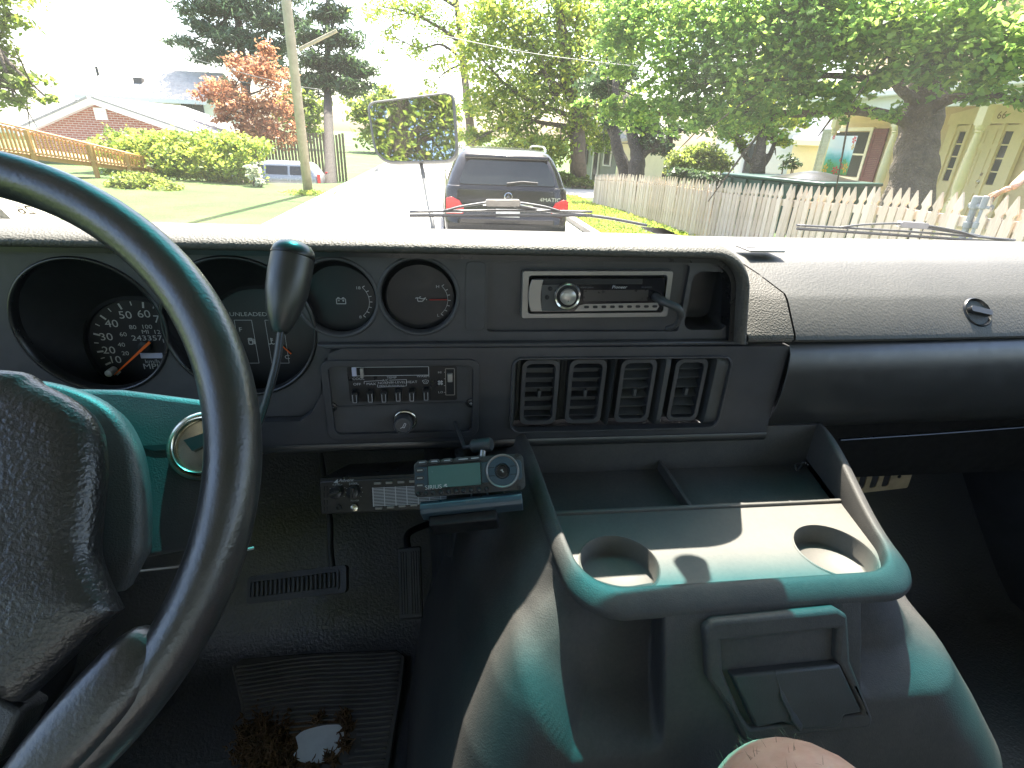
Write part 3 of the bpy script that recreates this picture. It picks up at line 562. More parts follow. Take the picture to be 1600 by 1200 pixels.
dk = thing('radio_dock', 'black cradle bar under the satellite radio', 'radio dock', PD(735, 800, .55))
tlq, trq, blq = PD(656, 786, .587), PD(815, 770, .587), PD(657, 804, .580); DF = Fr(tlq, trq-tlq, tlq-blq); dw = np.linalg.norm(trq-tlq)
m = MB(); pr = [(-.022, .004), (-.004, .003), (.001, -.002), (.001, -.008), (-.003, -.012), (-.022, -.013)]; m.loft([[DF.p(u, v, w_) for w_, v in pr] for u in (0, .002, dw-.002, dw)], True, True, True); obj('cradle_bar', m, M['sirius'], dk, sm=30, bevel=.001)
m = MB(); m.box(.008, dw-.03, -.024, -.012, -.045, -.01, DF); obj('cradle_bracket', m, M['deep'], dk, bevel=.002)
m = MB(); m.tube([DF.p(dw*.7, -.004, -.02), DF.p(dw*.72, .012, -.06)], .010, 10); obj('cradle_stem', m, M['deep'], dk)
m = MB(); put(m, 'SIRIUS', DF, dw*.52, -.0045, .005, .0016, 1.2); obj('brand_lettering', m, M['dim print'], dk, sm=None)
wr = MB()
for s_ in range(3):
    b = DF.p(.02+.02*s_, -.018, -.02); wr.tube(spline([b, b+np.array([.012, .01, -.010-.003*s_]), b+np.array([.028, .025, -.010+.004*(s_ % 2)]), b+np.array([.04, .06, .004])], 6), .0011, 6)
obj('wire_loom', wr, M['rubber'], dk, sm=180)
ap = thing('magnetic_plug', 'dark round power plug above the satellite radio', 'plug', PD(752, 700, .56))
a, b = PD(741, 697, .62), PD(768, 694, .613); d_ = b-a; L = np.linalg.norm(d_); pf = Fr(a, np.cross(d_, (0, 0, 1)), (0, 0, 1)); pf.y = np.cross(d_/L, pf.x); pf.z = d_/L
m = MB(); m.lathe([(.005, -.004), (.0078, -.002), (.0080, .0), (.0074, .003), (.0078, .005), (.0082, L-.002), (.007, L), (.0001, L)], pf, 24, True); obj('plug_body', m, M['column'], ap, sm=50)
m = MB(); e = pf.p(0, 0, .012); m.tube([e, PD(754, 712, .61), PD(752, 724, .612)], .0035, 12); obj('plug_neck', m, M['silver2'], ap)
m = MB(); m.tube([pf.p(0, 0, -.003), pf.p(0, 0, -.012)+np.array([0, .015, -.01]), pf.p(0, 0, -.012)+np.array([-.01, .06, -.0])], .0025, 8); obj('plug_lead', m, M['rubber'], ap, sm=180)

# =================================================================== CENTRE CONSOLE (engine cover)
co = thing('engine_cover_console', 'dark plastic engine cover console with tray and two cup holders', 'console', (.31, .5, .7))
def plan(xl_, xr_, yf, yb, rl, rr, n=22):                       # counter-clockwise from back left: left side, front, right side
    out = [(xl_, yb)]+[(xl_, yb+(yf+rl-yb)*k/24) for k in range(1, 24)]
    for k in range(n+1): a = R(180+90*k/n); out.append((xl_+rl+rl*math.cos(a), yf+rl+rl*math.sin(a)))
    out += [(xl_+rl+(xr_-rr-xl_-rl)*k/200, yf) for k in range(1, 200)]
    for k in range(n+1): a = R(270+90*k/n); out.append((xr_-rr+rr*math.cos(a), yf+rr+rr*math.sin(a)))
    out += [(xr_, yf+rr+(yb-yf-rr)*k/24) for k in range(1, 25)]; return out
YB = .61
def rimz(y): return 1.2225+.040*smooth((y-.40)/.2)
def taper(x, y): t = min(1.25, max(0, (y-.40)/.21)); return (x-.030*t*smooth((.31-x)/.12), y) if x < .31 else (x+.046*t*smooth((x-.31)/.12), y)
inner = [taper(*p) for p in plan(.135, .487, .371, YB, .045, .050)]
outer_r = [taper(*p) for p in plan(.118, .507, .345, YB, .055, .060)]
FLZ = 1.207
m = MB()
def R3(pl, zf): return [(x, y, zf(y)) for x, y in pl]
mid = [((a[0]+b[0])/2, (a[1]+b[1])/2) for a, b in zip(inner, outer_r)]
lerp = lambda t: [(a[0]+(b[0]-a[0])*t, a[1]+(b[1]-a[1])*t) for a, b in zip(inner, outer_r)]
rings = [R3(inner, lambda y: FLZ-.002), R3(inner, lambda y: rimz(y)-.003), R3(lerp(.08), lambda y: rimz(y)), R3(lerp(.2), lambda y: rimz(y)+.0008), R3(lerp(.45), lambda y: rimz(y)-.0008), R3(lerp(.72), lambda y: rimz(y)-.0045), R3(lerp(.92), lambda y: rimz(y)-.0095), R3(outer_r, lambda y: rimz(y)-.0145), R3(lerp(.97), lambda y: rimz(y)-.0185), R3(lerp(.2), lambda y: rimz(y)-.020)]
m.loft([r[::-1] for r in rings], close=False); obj('tray_rim', m, M['console'], co, sm=60)
# flared body with hand scoops at both front corners
zs = list(np.arange(1.213, .985, -.004))+[.97, .95, .9, .85, .78, .70]
def body(z):
    t = np.interp(z, [.70, .90, 1.0, 1.06, 1.12, 1.17, 1.2, 1.215], range(8))
    f = lambda a: float(np.interp(t, range(8), a))
    return f([-.07, -.04, -.006, .014, .045, .083, .113, .122]), f([.70, .68, .645, .605, .560, .527, .509, .503]), f([.20, .235, .262, .283, .307, .328, .3425, .349]), f([.09, .09, .085, .08, .07, .062, .056, .055])
def bring(z):
    xl_, xr_, yf, rr = body(z); out = []
    zz = rimz
    for x, y in [(lambda q: (x_+(q[0]-x_)*smooth((z-1.02)/.15), y_))(taper(x_, y_)) for x_, y_ in plan(xl_, xr_, yf, YB+.05, rr, rr)]:
        cx, cyy = (xl_+xr_)/2, .55
        # scoops: press the front corners inwards under the rim
        dl = smooth((.208-x)/.015)*smooth((x-.05)/.06)*smooth((.44-y)/.09); dr = smooth((x-.416)/.015)*smooth((.46-y)/.08)
        lo_l = 1.082+1.2*max(0, .115-x)+.25*max(0, y-.36); lo_r = 1.112+.30*max(0, y-.34)
        tl_ = smooth((z-lo_l)/.028); tr_ = smooth((z-lo_r)/.026); cap = smooth((1.213-z)/.012)
        d = dl*tl_*cap*.058+dr*tr_*cap*.034
        vx_, vy_ = cx-x, cyy-y; L = math.hypot(vx_, vy_); out.append((x+vx_/L*d*.75, y+vy_/L*d, z+(rimz(y)-1.2225)*smooth((z-1.0)/.2)))
    return out
m = MB(); m.loft([bring(z)[::-1] for z in zs], close=False); obj('console_body', m, M['console'], co, sm=60)
# tray floor with the two cup wells, ledge, rear bin and divider
TF = Fr((0, 0, FLZ), (1, 0, 0), (0, 1, 0))
cups = []
for px, py, wpx, yy in ((966, 880, 122, 0), (1302, 860, 135, 0)): c = PZ(px, py, FLZ); cups.append((c[0]+.001, c[1], .0425))
fl = [p for p in inner if p[1] <= .5035]; fl = fl+[(taper(.487, .5035)[0], .5035), (taper(.135, .5035)[0], .5035)]
m = MB(); m.prism(fl, TF, -.004, 0, [circ(*c, 44) for c in cups]); obj('tray_floor', m, M['tray'], co, sm=30)
for c in cups:
    f_ = Fr((c[0], c[1], FLZ), (1, 0, 0), (0, 1, 0)); m = MB(); m.lathe([(.0440, .0005), (.0425, .0012), (.0413, -.001), (.0403, -.021), (.038, -.0235), (.0001, -.0235)], f_, 44); obj('cup_holder', m, M['tray'], co, sm=50)
m = MB(); m.box(taper(.135, .503)[0]-.001, taper(.487, .503)[0]+.001, .500, .5055, FLZ-.012, FLZ+.004); obj('ledge', m, M['tray'], co, bevel=.0015)
m = MB(); m.prism([(taper(.134, .505)[0], .505), (taper(.488, .505)[0], .505), (taper(.488, .612)[0], .612), (taper(.134, .612)[0], .612)], TF, -.016, -.012); obj('bin_floor', m, M['console'], co)
m = MB(); m.box(taper(.134, .61)[0], taper(.488, .61)[0], .607, .612, FLZ-.012, 1.262); obj('bin_back', m, M['console'], co)
a = PZ(1055, 760, FLZ-.002); m = MB(); m.box(a[0]-.0025, a[0]+.0025, .5055, .607, FLZ-.012, FLZ+.003); obj('bin_divider', m, M['console'], co, bevel=.001)
m = MB(); q = PY(1245, 722, .600); m.tube(spline([q+np.array([.012*math.cos(a_), -.01+.008*math.sin(a_*1.3), .002*math.sin(3*a_)]) for a_ in np.linspace(0, 7, 12)], 4), .0015, 6); obj('loose_tie', m, M['rubber'], co, sm=180)
# ashtray housing on the front
c0 = PP(1210, 985, (0, .333, 1.2), (0, -.93, .37)); AF = Fr((.3115, .3375, 1.196), (1, 0, 0), (0, .36, .93))      # w faces the cabin
def auv(px, py, w_=0.008): u, v, _ = AF.uv(PP(px, py, AF.p(0, 0, w_), AF.z)); return (u, v)
o_ = [auv(1103, 985), auv(1115, 972), auv(1310, 953), auv(1326, 962), auv(1330, 1035), auv(1366, 1125), auv(1362, 1138), auv(1165, 1160), auv(1140, 1110), auv(1106, 1060)][::-1]
h_ = [auv(1128, 1003), auv(1312, 983), auv(1308, 1030), auv(1348, 1108), auv(1346, 1118), auv(1176, 1140), auv(1160, 1120), auv(1130, 1050)][::-1]
ar = lambda P: P if sum(P[i][0]*P[(i+1) % len(P)][1]-P[(i+1) % len(P)][0]*P[i][1] for i in range(len(P))) > 0 else P[::-1]
o_, h_ = ar(o_), ar(h_)
m = MB(); m.prism(o_, AF, -.04, .008, [h_]); ah = obj('ashtray_frame', m, M['console'], co, sm=30, bevel=.004, seg=3)
m = MB(); m.prism([(u*1.0, v*1.0) for u, v in h_], AF, -.05, -.028); obj('ashtray_well', m, M['deep'], ah)
t0, t1, b1, b2, b3, b4, b0 = auv(1136, 1046, .0), auv(1302, 1030, .0), auv(1346, 1112, .008), auv(1318, 1117, .008), auv(1308, 1137, .010), auv(1255, 1142, .010), auv(1180, 1136, .008)
LP = ar([t0, t1, b1, b2, auv(1316, 1130, .010), b3, b4, auv(1238, 1135, .010), auv(1225, 1130, .010), b0])
m = MB(); m.prism(LP, AF, -.016, .010); obj('ashtray_lid', m, M['column'], ah, sm=30, bevel=.003, seg=3)
m = MB(); m.tube(spline([AF.p(*auv(1212, 1050, .010), .0095), AF.p(*auv(1222, 1085, .010), .0102), AF.p(*auv(1240, 1120, .010), .0102), AF.p(*auv(1252, 1136, .010), .009)], 5), [.001]*5+[.004]*5+[.006]*6, 8, flat=.4); obj('lid_fold', m, M['column'], ah, sm=180)
# dark doghouse wall below
m = MB(); m.add([(-.05, .36, .70), (.62, .36, .70), (.62, 1.0, .70), (-.05, 1.0, .70), (.0, .56, .98), (.6, .56, .98), (.62, 1.0, 1.24), (-.045, 1.0, 1.24), (.01, .66, 1.235), (.6, .66, 1.235)], [(0, 1, 5, 4), (4, 5, 9, 8), (0, 4, 8, 7, 3), (1, 2, 6, 9, 5), (8, 9, 6, 7), (2, 3, 7, 6)]); tag(obj('engine_housing', m, M['liner'], None, bevel=.02, seg=4), 'black vinyl engine housing wall beside the accelerator pedal', 'engine housing')
gv = thing('heater_vent_plate', 'tan slotted heater vent plate low in the passenger footwell', 'vent plate', PY(1390, 765, .80))
q0, q1, q2 = PY(1340, 732, .80), PY(1432, 722, .80), PY(1345, 768, .80); GF = Fr(q0, q1-q0, q0-q2); gw, gh = np.linalg.norm(q1-q0), np.linalg.norm(q0-q2)
M['tan'] = plain('tan painted metal', (.42, .33, .22), .55, var=.3, vs=40)
sl = [rrect(.012+k*gw*.21, .012+k*gw*.21+gw*.12, -gh+.010, -.004, .005, 4) for k in range(3)]
m = MB(); m.prism(rrect(0, gw, -gh, 0, .003, 2), GF, -.002, 0, sl); obj('slotted_plate', m, M['tan'], gv)
m = MB(); m.lathe([(.004, 0), (.0035, .0015), (.0001, .002)], GF.at(gw*.78, -gh*.5), 14); obj('plate_screw', m, M['deep'], gv)

# =================================================================== FOOTWELL
FZ = .70
m = MB()
def flo(a, b):
    x = -1.0+a*2.5; y = -1.6+b*2.75; z = FZ
    if y > .74: t = (y-.74)/.41; z += .42*t**1.15
    z += .010*math.sin(7*x+3*y)*math.sin(5*y)*(1 if y > .1 else .3)+.012*math.exp(-((x+.20)/.06)**2-((y-.86)/.07)**2)
    return (x, y, z)
m.grid(flo, 60, 60); fo = struct(obj('floor', m, M['liner'], None, sm=180))
m = MB(); m.grid(lambda a, b: (-1.0+2.5*a, 1.10-.04*b, 1.0+.385*b), 4, 4); struct(obj('firewall', m, M['liner'], None, sm=180))
# ridged heel mat, moulded into the liner
mt = thing('heel_mat', 'ribbed black rubber heel mat worn through in front of the pedals', 'floor mat', (-.23, .6, FZ))
z_ = FZ+.012; mp = [PZ(px, py, z_) for px, py in ((362, 1042), (378, 1030), (480, 1022), (620, 1016), (634, 1026), (628, 1080), (616, 1150), (606, 1215), (602, 1300), (390, 1300), (382, 1200), (376, 1100))]
poly = [(p[0], p[1]) for p in mp]; poly = ar(poly)
MF = Fr((0, 0, z_), (1, 0, 0), (0, 1, 0)); m = MB(); m.prism(poly, MF, -.01, .003); obj('mat_base', m, M['mat'], mt, sm=30, bevel=.004, seg=2)
def xr(y):                                   # left and right edges of the mat at depth y
    xs = []
    for i in range(len(poly)):
        (a, b), (c, d) = poly[i], poly[(i+1) % len(poly)]
        if (b-y)*(d-y) < 0: xs.append(a+(c-a)*(y-b)/(d-b))
    return (min(xs), max(xs)) if len(xs) >= 2 else None
rib = 0; yt = max(p[1] for p in poly)
hole_c = PZ(505, 1168, z_); holes_ = [(hole_c[0], hole_c[1], .050, .033)]
y = yt-.012
while y > .42:
    e = xr(y)
    if e:
        xs = np.linspace(e[0]+.008, e[1]-.008, 26); run = []
        def flush(run):
            if len(run) > 1:
                mm = MB(); mm.tube(run, .0024, 6, flat=.9); obj('rib', mm, M['mat'], mt, sm=180)
        for x in xs:
            yy = y+.0035*math.sin(x*22+1)+.018*(x+.23)
            if any(((x-h[0])/h[2])**2+((yy-h[1])/h[3])**2 < 1.1 for h in holes_) or (x < -.245 and yy < hole_c[1]+.022): flush(run); run = []
            else: run.append((x, yy, z_+.003))
        flush(run)
    y -= .0088
# torn carpet felt and bare metal showing through
M['felt'] = plain('brown felt padding', (.11, .062, .028), .95, var=.6, vs=60, grain=1, gs=120, gd=.004)
M['metal'] = plain('white painted bare floor metal', (.62, .66, .68), .45, var=.12, vs=30)
hm = [PZ(px, py, z_+.004) for px, py in ((462, 1152), (475, 1142), (505, 1134), (530, 1133), (537, 1145), (535, 1165), (520, 1185), (495, 1193), (470, 1190), (459, 1180), (466, 1170))]
m = MB(); m.prism(ar([(p[0], p[1]) for p in spline(hm+[hm[0]], 3)[:-1]]), MF, .0032, .0048); tag(obj('floor_metal_patch', m, M['metal'], None), 'patch of white painted floor metal showing through the torn mat', 'floor patch')
fe = thing('torn_carpet_padding', 'frayed brown carpet padding torn up through the hole in the mat', 'carpet padding', (hole_c[0]-.08, hole_c[1], FZ))
pts = [(383, 1125), (400, 1135), (425, 1128), (455, 1126), (500, 1124), (540, 1122), (546, 1135), (541, 1165), (520, 1188), (490, 1200), (455, 1198), (430, 1215), (400, 1190), (376, 1170), (370, 1150)]
pg = [PZ(px, py, z_+.003) for px, py in pts]; m = MB(); m.prism(ar([(p[0], p[1]) for p in pg]), MF, .0012, .0036, [ar([(hole_c[0]+(p[0]-hole_c[0])*.97, hole_c[1]+(p[1]-hole_c[1])*.97) for p in hm])]); obj('felt_sheet', m, M['felt'], fe)
m = MB(); rr_ = random.Random(3)
for k in range(1500):
    big = k < 1150
    if big: px, py = rr_.gauss(412, 19), rr_.gauss(1163, 19)
    else:
        i = rr_.randrange(4, 12); px, py = pts[i][0]+rr_.gauss(-3, 4), pts[i][1]+rr_.gauss(-2, 4)
    if px > 458 and big: continue
    q = max(0, 1-((px-412)/45)**2-((py-1163)/42)**2); c = PZ(px, py, z_+.004+rr_.random()*(.024*q if big else .004))
    a = rr_.random()*6.28; P = [c]; dr_ = np.array([math.cos(a), math.sin(a), rr_.gauss(0, .5)])
    for j in range(4): dr_ = dr_+np.array([rr_.gauss(0, .7), rr_.gauss(0, .7), rr_.gauss(0, .6)]); dr_ /= np.linalg.norm(dr_); P.append(P[-1]+dr_*.0042)
    P = [np.array([p[0], p[1], max(p[2], z_+.003)]) for p in P]
    m.tube(P, [.0013, .0016, .0014, .001, .0004], 4, cap=False)
stuff(obj('felt_tufts', m, M['felt'], fe, sm=180))
# pedals
bp = thing('brake_pedal', 'wide brake pedal with vertical rubber ribs in front of the mat', 'pedal', PD(465, 915, .9))
a, b, c = PD(387, 901, .9), PD(541, 882, .9), PD(391, 943, .885); BF = Fr(a, b-a, a-c); bw, bh = np.linalg.norm(b-a), np.linalg.norm(a-c)
m = MB(); m.prism(rrect(0, bw, -bh, 0, .006, 4), BF, -.014, 0); obj('pedal_pad', m, M['rubber'], bp, bevel=.003)
m = MB(); m.prism(rrect(.004, bw-.012, -bh+.006, -.006, .003, 3), BF, 0, .003, [rrect(.0075, bw-.0155, -bh+.0095, -.0095, .002, 3)]); obj('pad_border', m, M['rubber'], bp)
for k in range(19): u = .012+k*(bw-.032)/18.; m = MB(); m.box(u-.0026, u+.0026, -bh+.010, -.010, 0, .005, BF); obj('pad_rib', m, M['column'], bp, bevel=.0015)
m = MB(); m.tube(spline([BF.p(bw*.84, -.006, -.012), PD(517, 862, .91), PD(516, 815, .93), PD(512, 790, .95), PD(500, 700, 1.0)], 6), .011, 8, flat=.45); obj('pedal_arm', m, M['column'], bp, sm=180)
gp_ = thing('accelerator_pedal', 'narrow accelerator pedal with a grooved black rubber face', 'pedal', PD(630, 970, .9))
a, b, c = PD(622, 856, .92), PD(659, 853, .92), PD(600, 968, .89); GF2 = Fr(a, b-a, a-c); gw2, gh2 = np.linalg.norm(b-a)*.94, np.linalg.norm(a-c)
m = MB(); m.prism(ar([(0.0, 0), (gw2, 0), (gw2, -gh2), (0, -gh2)]), GF2, -.01, 0); o = obj('pedal_pad', m, M['rubber'], gp_, bevel=.003)
for k in range(8):
    if k == 3: continue
    u = .004+k*(gw2-.008)/7.; m = MB(); m.box(u-.0014, u+.0014, -gh2+.008, -.008, 0, .0025, GF2); obj('pad_rib', m, M['rubber'], gp_, bevel=.0006)
m = MB(); m.tube(spline([GF2.p(gw2*.4, -.01, -.01), PD(636, 838, .95), PD(650, 826, .98), PD(680, 815, 1.02)], 6), .006, 8); obj('pedal_arm', m, M['deep'], gp_, sm=180)

# =================================================================== DRIVER'S KNEE
m, nt, bs = nmat('skin'); M['skin'] = m
c = coords(nt); nt.links.new(ramp(nt, noise(nt, 38, 6, .65, c), [(.3, (.50, .27, .19)), (.7, (.62, .37, .27))]), bs.inputs['Base Color']); bs.inputs['Roughness'].default_value = .5
bs.inputs['Subsurface Weight'].default_value = .25; bs.inputs['Subsurface Radius'].default_value = (.01, .004, .002); bs.inputs['Subsurface Scale'].default_value = .5; bump(nt, bs, noise(nt, 320, 3, .6, c), .3, .0008)
M['hair'] = plain('brown body hair', (.10, .06, .03), .6)
pe = thing('person', 'person sitting at the wheel, only a bare hairy knee showing', 'person', (.27, 0, FZ))
kp = [(.30, -.55, 1.04), (.295, -.30, 1.06), (.288, -.10, 1.095), (.279, .05, 1.13), (.272, .13, 1.150), (.268, .178, 1.154), (.264, .200, 1.122), (.263, .19, 1.06), (.265, .16, .96), (.268, .12, .86), (.268, .09, .76), (.268, .08, .72)]
kr = [.095, .090, .080, .070, .066, .064, .060, .056, .055, .052, .042, .038]
m = MB(); m.tube(spline(kp, 6), list(np.interp(np.linspace(0, 11, 67), range(12), kr)), 40); obj('leg', m, M['skin'], pe, sm=180)
m = MB(); rr_ = random.Random(11); sp_ = spline(kp, 6); rad = np.interp(np.linspace(0, 11, 67), range(12), kr)
for k in range(1500):
    i = rr_.randrange(8, 40); p = sp_[i]; t = sp_[min(i+1, 66)]-sp_[i-1]; t /= np.linalg.norm(t); s_ = np.cross(t, (1, 0, 0)); s_ /= np.linalg.norm(s_); q_ = np.cross(t, s_)
    a = rr_.random()*6.28; nrm = s_*math.cos(a)+q_*math.sin(a); b0_ = p+nrm*rad[i]*.995; L = .006+.010*rr_.random()
    dirn = nrm*.6+t*rr_.gauss(.5, .4)+np.cross(nrm, t)*rr_.gauss(0, .5); dirn /= np.linalg.norm(dirn); sd_ = np.cross(dirn, nrm)*.00022
    e1 = b0_+dirn*L*.5; e2 = b0_+dirn*L+nrm*-.001
    m.add([b0_-sd_, b0_+sd_, e1+sd_*.8, e1-sd_*.8, e2], [(0, 1, 2, 3), (3, 2, 4)])
stuff(obj('leg_hair', m, M['hair'], pe, sm=None))

# =================================================================== VAN SHELL
M['vanpaint'] = plain('white van paint', (.72, .72, .70), .25, var=.04, vs=5)
M['trimgrey'] = plain('grey headliner', (.30, .30, .295), .9, var=.1)
M['seatcloth'] = plain('grey seat cloth', (.12, .12, .13), .95, var=.2, vs=40, grain=.5, gs=500)
van = thing('van_body', 'white cargo van around the camera, its bonnet edge below the windscreen', 'van', (.3, 0, .3))
GB, GT = np.array([.97, 1.468]), np.array([.445, 2.10])           # windscreen base and header (y, z)
VL, VRr = -.66, 1.26
m = MB(); m.box(VL-.12, VRr+.12, -3.4, GT[0]-.01, 2.105, 2.16); obj('roof', m, M['trimgrey'], van, bevel=.03)
for sx, nm in ((VL-.1, 'l'), (VRr+.02, 'r')):
    m = MB(); m.box(sx, sx+.08, -3.4, 1.05, .55, 1.38); obj('side_panel', m, M['black'], van, bevel=.01)
    m = MB(); m.box(sx, sx+.08, -3.4, -.75, 1.98, 2.105); obj('window_header', m, M['trimgrey'], van)
    for q in (-.82, -2.1, -3.4): m = MB(); m.box(sx, sx+.08, q, q+.12, 1.38, 1.98); obj('window_pillar', m, M['trimgrey'], van)
    m = MB(); f_ = Fr((sx+.04, GB[0]+.02, GB[1]-.09), (1, 0, 0), (0, GT[0]-GB[0], GT[1]-GB[1])); m.box(-.04, .04, 0, np.linalg.norm(GT-GB)+.1, -.05, .05, f_); obj('windscreen_pillar', m, M['trimgrey'], van, bevel=.01)
m = MB(); m.box(VL, VRr, -3.4, -3.35, .6, 1.3); obj('rear_panel', m, M['trimgrey'], van)
def hood(a, b): x = VL-.08+a*(VRr-VL+.16); t = abs(a-.5)*2; return (x, 1.10+.62*b-.10*t*t*b, 1.382-.085*b**1.4-.05*t**4-.10*max(0, b-.9)*8*(b > .9))
m = MB(); m.grid(hood, 24, 16); obj('bonnet', m, M['vanpaint'], van, sm=180)
m = MB(); m.grid(lambda a, b: (VL-.08+a*(VRr-VL+.16), .975+.135*b, 1.455-.075*b), 4, 3); obj('cowl', m, M['black'], van, sm=180)
m = MB(); m.box(VL-.2, VRr+.2, .90, 1.08, 1.36, 1.40); obj('sun_leak_blocker', m, M['deep'], van)  # added hidden slab, stops sun leaking through the gap behind the dash
m = MB(); m.box(VL-.1, VRr+.1, 1.66, 1.76, .55, 1.22); obj('front_grille', m, M['vanpaint'], van, bevel=.03)
for sx in (VL-.12, VRr-.08):
    m = MB(); m.box(sx, sx+.2, 1.1, 1.75, .45, 1.26); obj('fender', m, M['vanpaint'], van, bevel=.04)
# windscreen with a blue-green shade band along its top
m, nt, bs = nmat('windscreen glass'); M['glass'] = m; nt.nodes.remove(bs); out = nt.nodes['Material Output']
gm = nt.nodes.new('ShaderNodeNewGeometry'); sx_ = nt.nodes.new('ShaderNodeSeparateXYZ'); nt.links.new(gm.outputs['Position'], sx_.inputs[0])
mr = nt.nodes.new('ShaderNodeMapRange'); mr.inputs[1].default_value = 1.784; mr.inputs[2].default_value = 1.834; mr.interpolation_type = 'SMOOTHSTEP'; nt.links.new(sx_.outputs['Z'], mr.inputs[0])
tint = ramp(nt, mr.outputs[0], [(0, (.93, .925, .89)), (1, (.035, .37, .41))])
tr_ = nt.nodes.new('ShaderNodeBsdfTransparent'); nt.links.new(tint, tr_.inputs[0])
gl = nt.nodes.new('ShaderNodeBsdfGlossy'); gl.inputs['Roughness'].default_value = .02; fr_ = nt.nodes.new('ShaderNodeFresnel'); fr_.inputs[0].default_value = 1.35
mx = nt.nodes.new('ShaderNodeMixShader'); nt.links.new(fr_.outputs[0], mx.inputs[0]); nt.links.new(tr_.outputs[0], mx.inputs[1]); nt.links.new(gl.outputs[0], mx.inputs[2])
dust = nt.nodes.new('ShaderNodeBsdfTranslucent'); dust.inputs[0].default_value = (1, .97, .9, 1); mx2 = nt.nodes.new('ShaderNodeMixShader')
nt.links.new(ramp(nt, noise(nt, 3.5, 5, .6), [(.3, (.003,)*3), (.75, (.012,)*3)]), mx2.inputs[0]); nt.links.new(mx.outputs[0], mx2.inputs[1]); nt.links.new(dust.outputs[0], mx2.inputs[2]); nt.links.new(mx2.outputs[0], out.inputs[0])
m = MB(); m.grid(lambda a, b: (VL-.03+a*(VRr-VL+.06), GB[0]+(GT[0]-GB[0])*b+.035*(1-(2*a-1)**2), GB[1]+(GT[1]-GB[1])*b), 20, 10); obj('windscreen', m, M['glass'], van, sm=180)
m = MB(); m.box(VL, VRr, GT[0]-.04, GT[0]+.03, 2.06, 2.11); obj('header_rail', m, M['trimgrey'], van, bevel=.01)
# interior mirror, above the picture: its stem throws the shadow on the pad and tray
vz = thing('sun_visor', 'grey sun visor folded down above the driver', 'sun visor', (-.3, .5, 2.05))
m = MB(); vf = Fr((-.3, .440, 2.055), (1, 0, 0), (0, .135, -.120)); m.prism(rrect(-.34, .33, 0, .182, .02, 4), vf, -.009, .009); obj('visor_panel', m, M['trimgrey'], vz, bevel=.006)
vz = thing('sun_visor', 'unseen grey visor added above the passenger seat to shade the knee', 'sun visor', (.7, .5, 2.05)); m = MB(); vf = Fr((.66, .440, 2.055), (1, 0, 0), (0, .135, -.222)); m.prism(rrect(-.56, .54, 0, .275, .02, 4), vf, -.009, .009); obj('visor_panel', m, M['trimgrey'], vz, bevel=.006)  # unseen visor, added and sized to keep direct sun off the knee
im = thing('interior_mirror', 'black interior rear-view mirror hanging at the top of the windscreen', 'mirror', (.29, .72, 1.85))
m = MB(); m.tube([(.312, .715, 1.785), (.312, .706, 1.806)], [.019, .015], 16); m.tube([(.312, .706, 1.806), (.300, .692, 1.822), (.270, .672, 1.835)], [.009, .013, .011], 10); obj('mirror_stem', m, M['black'], im, sm=180)
m = MB(); m.prism(rrect(-.125, .125, -.040, .040, .026, 6), Fr((.262, .655, 1.829), (1, .05, 0), (0, .10, 1)), -.012, .012); obj('mirror_head', m, M['black'], im, bevel=.004)

# wipers -------------------------------------------------------------------------------------------
def wiper(name, label, arm, blade, bridge, yof):
    t = thing(name, label, 'wiper', blade[0], 'windscreen wipers')
    b0_, b1_ = blade; m = MB(); m.tube(spline([b0_, (b0_+b1_)/2+np.array([0, .004, .002]), b1_], 10), .0038, 8, flat=.6); obj('blade_spine', m, M['black'], t, sm=180)
    m = MB(); m.tube(spline([b0_+np.array([0, -.003, -.006]), (b0_+b1_)/2+np.array([0, 0, -.006]), b1_+np.array([0, -.003, -.006])], 6), .003, 6); obj('rubber_blade', m, M['rubber'], t)
    m = MB(); p = [b0_+(b1_-b0_)*s_ for s_ in (.18, .3, .5, .7, .82)]; hh = (.001, .011, .018, .011, .001); m.tube(spline([q+np.array([0, 0, h]) for q, h in zip(p, hh)], 6), .0036, 8, flat=.6); obj('bridge', m, M['column'], t, sm=180)
    c_ = b0_+(b1_-b0_)*.5+np.array([0, 0, .016]); f_ = Fr(c_, b1_-b0_, (0, 0, 1)); m = MB(); m.prism(rrect(-.032, .032, -.006, .006, .004, 3), f_, -.006, .008); obj('bridge_clip', m, M['silver'], t, bevel=.002)
    m = MB(); m.tube(spline(arm, 8), .005, 8, flat=.6); obj('wiper_arm', m, M['black'], t, sm=180); return t
YW = 1.02
wiper('windscreen_wiper', 'wiper resting below the parked estate car', [PY(805, 322, YW), PY(860, 330, YW+.01), PY(945, 340, YW+.02), PY(1010, 352, YW+.03)], [PY(640, 331, YW), PY(925, 331, YW)], None, 0)
wiper('windscreen_wiper', 'wiper resting below the picket fence', [PY(1420, 352, YW), PY(1500, 364, YW+.01), PY(1620, 385, YW+.02)], [PY(1245, 352, YW), PY(1585, 375, YW)], None, 0)
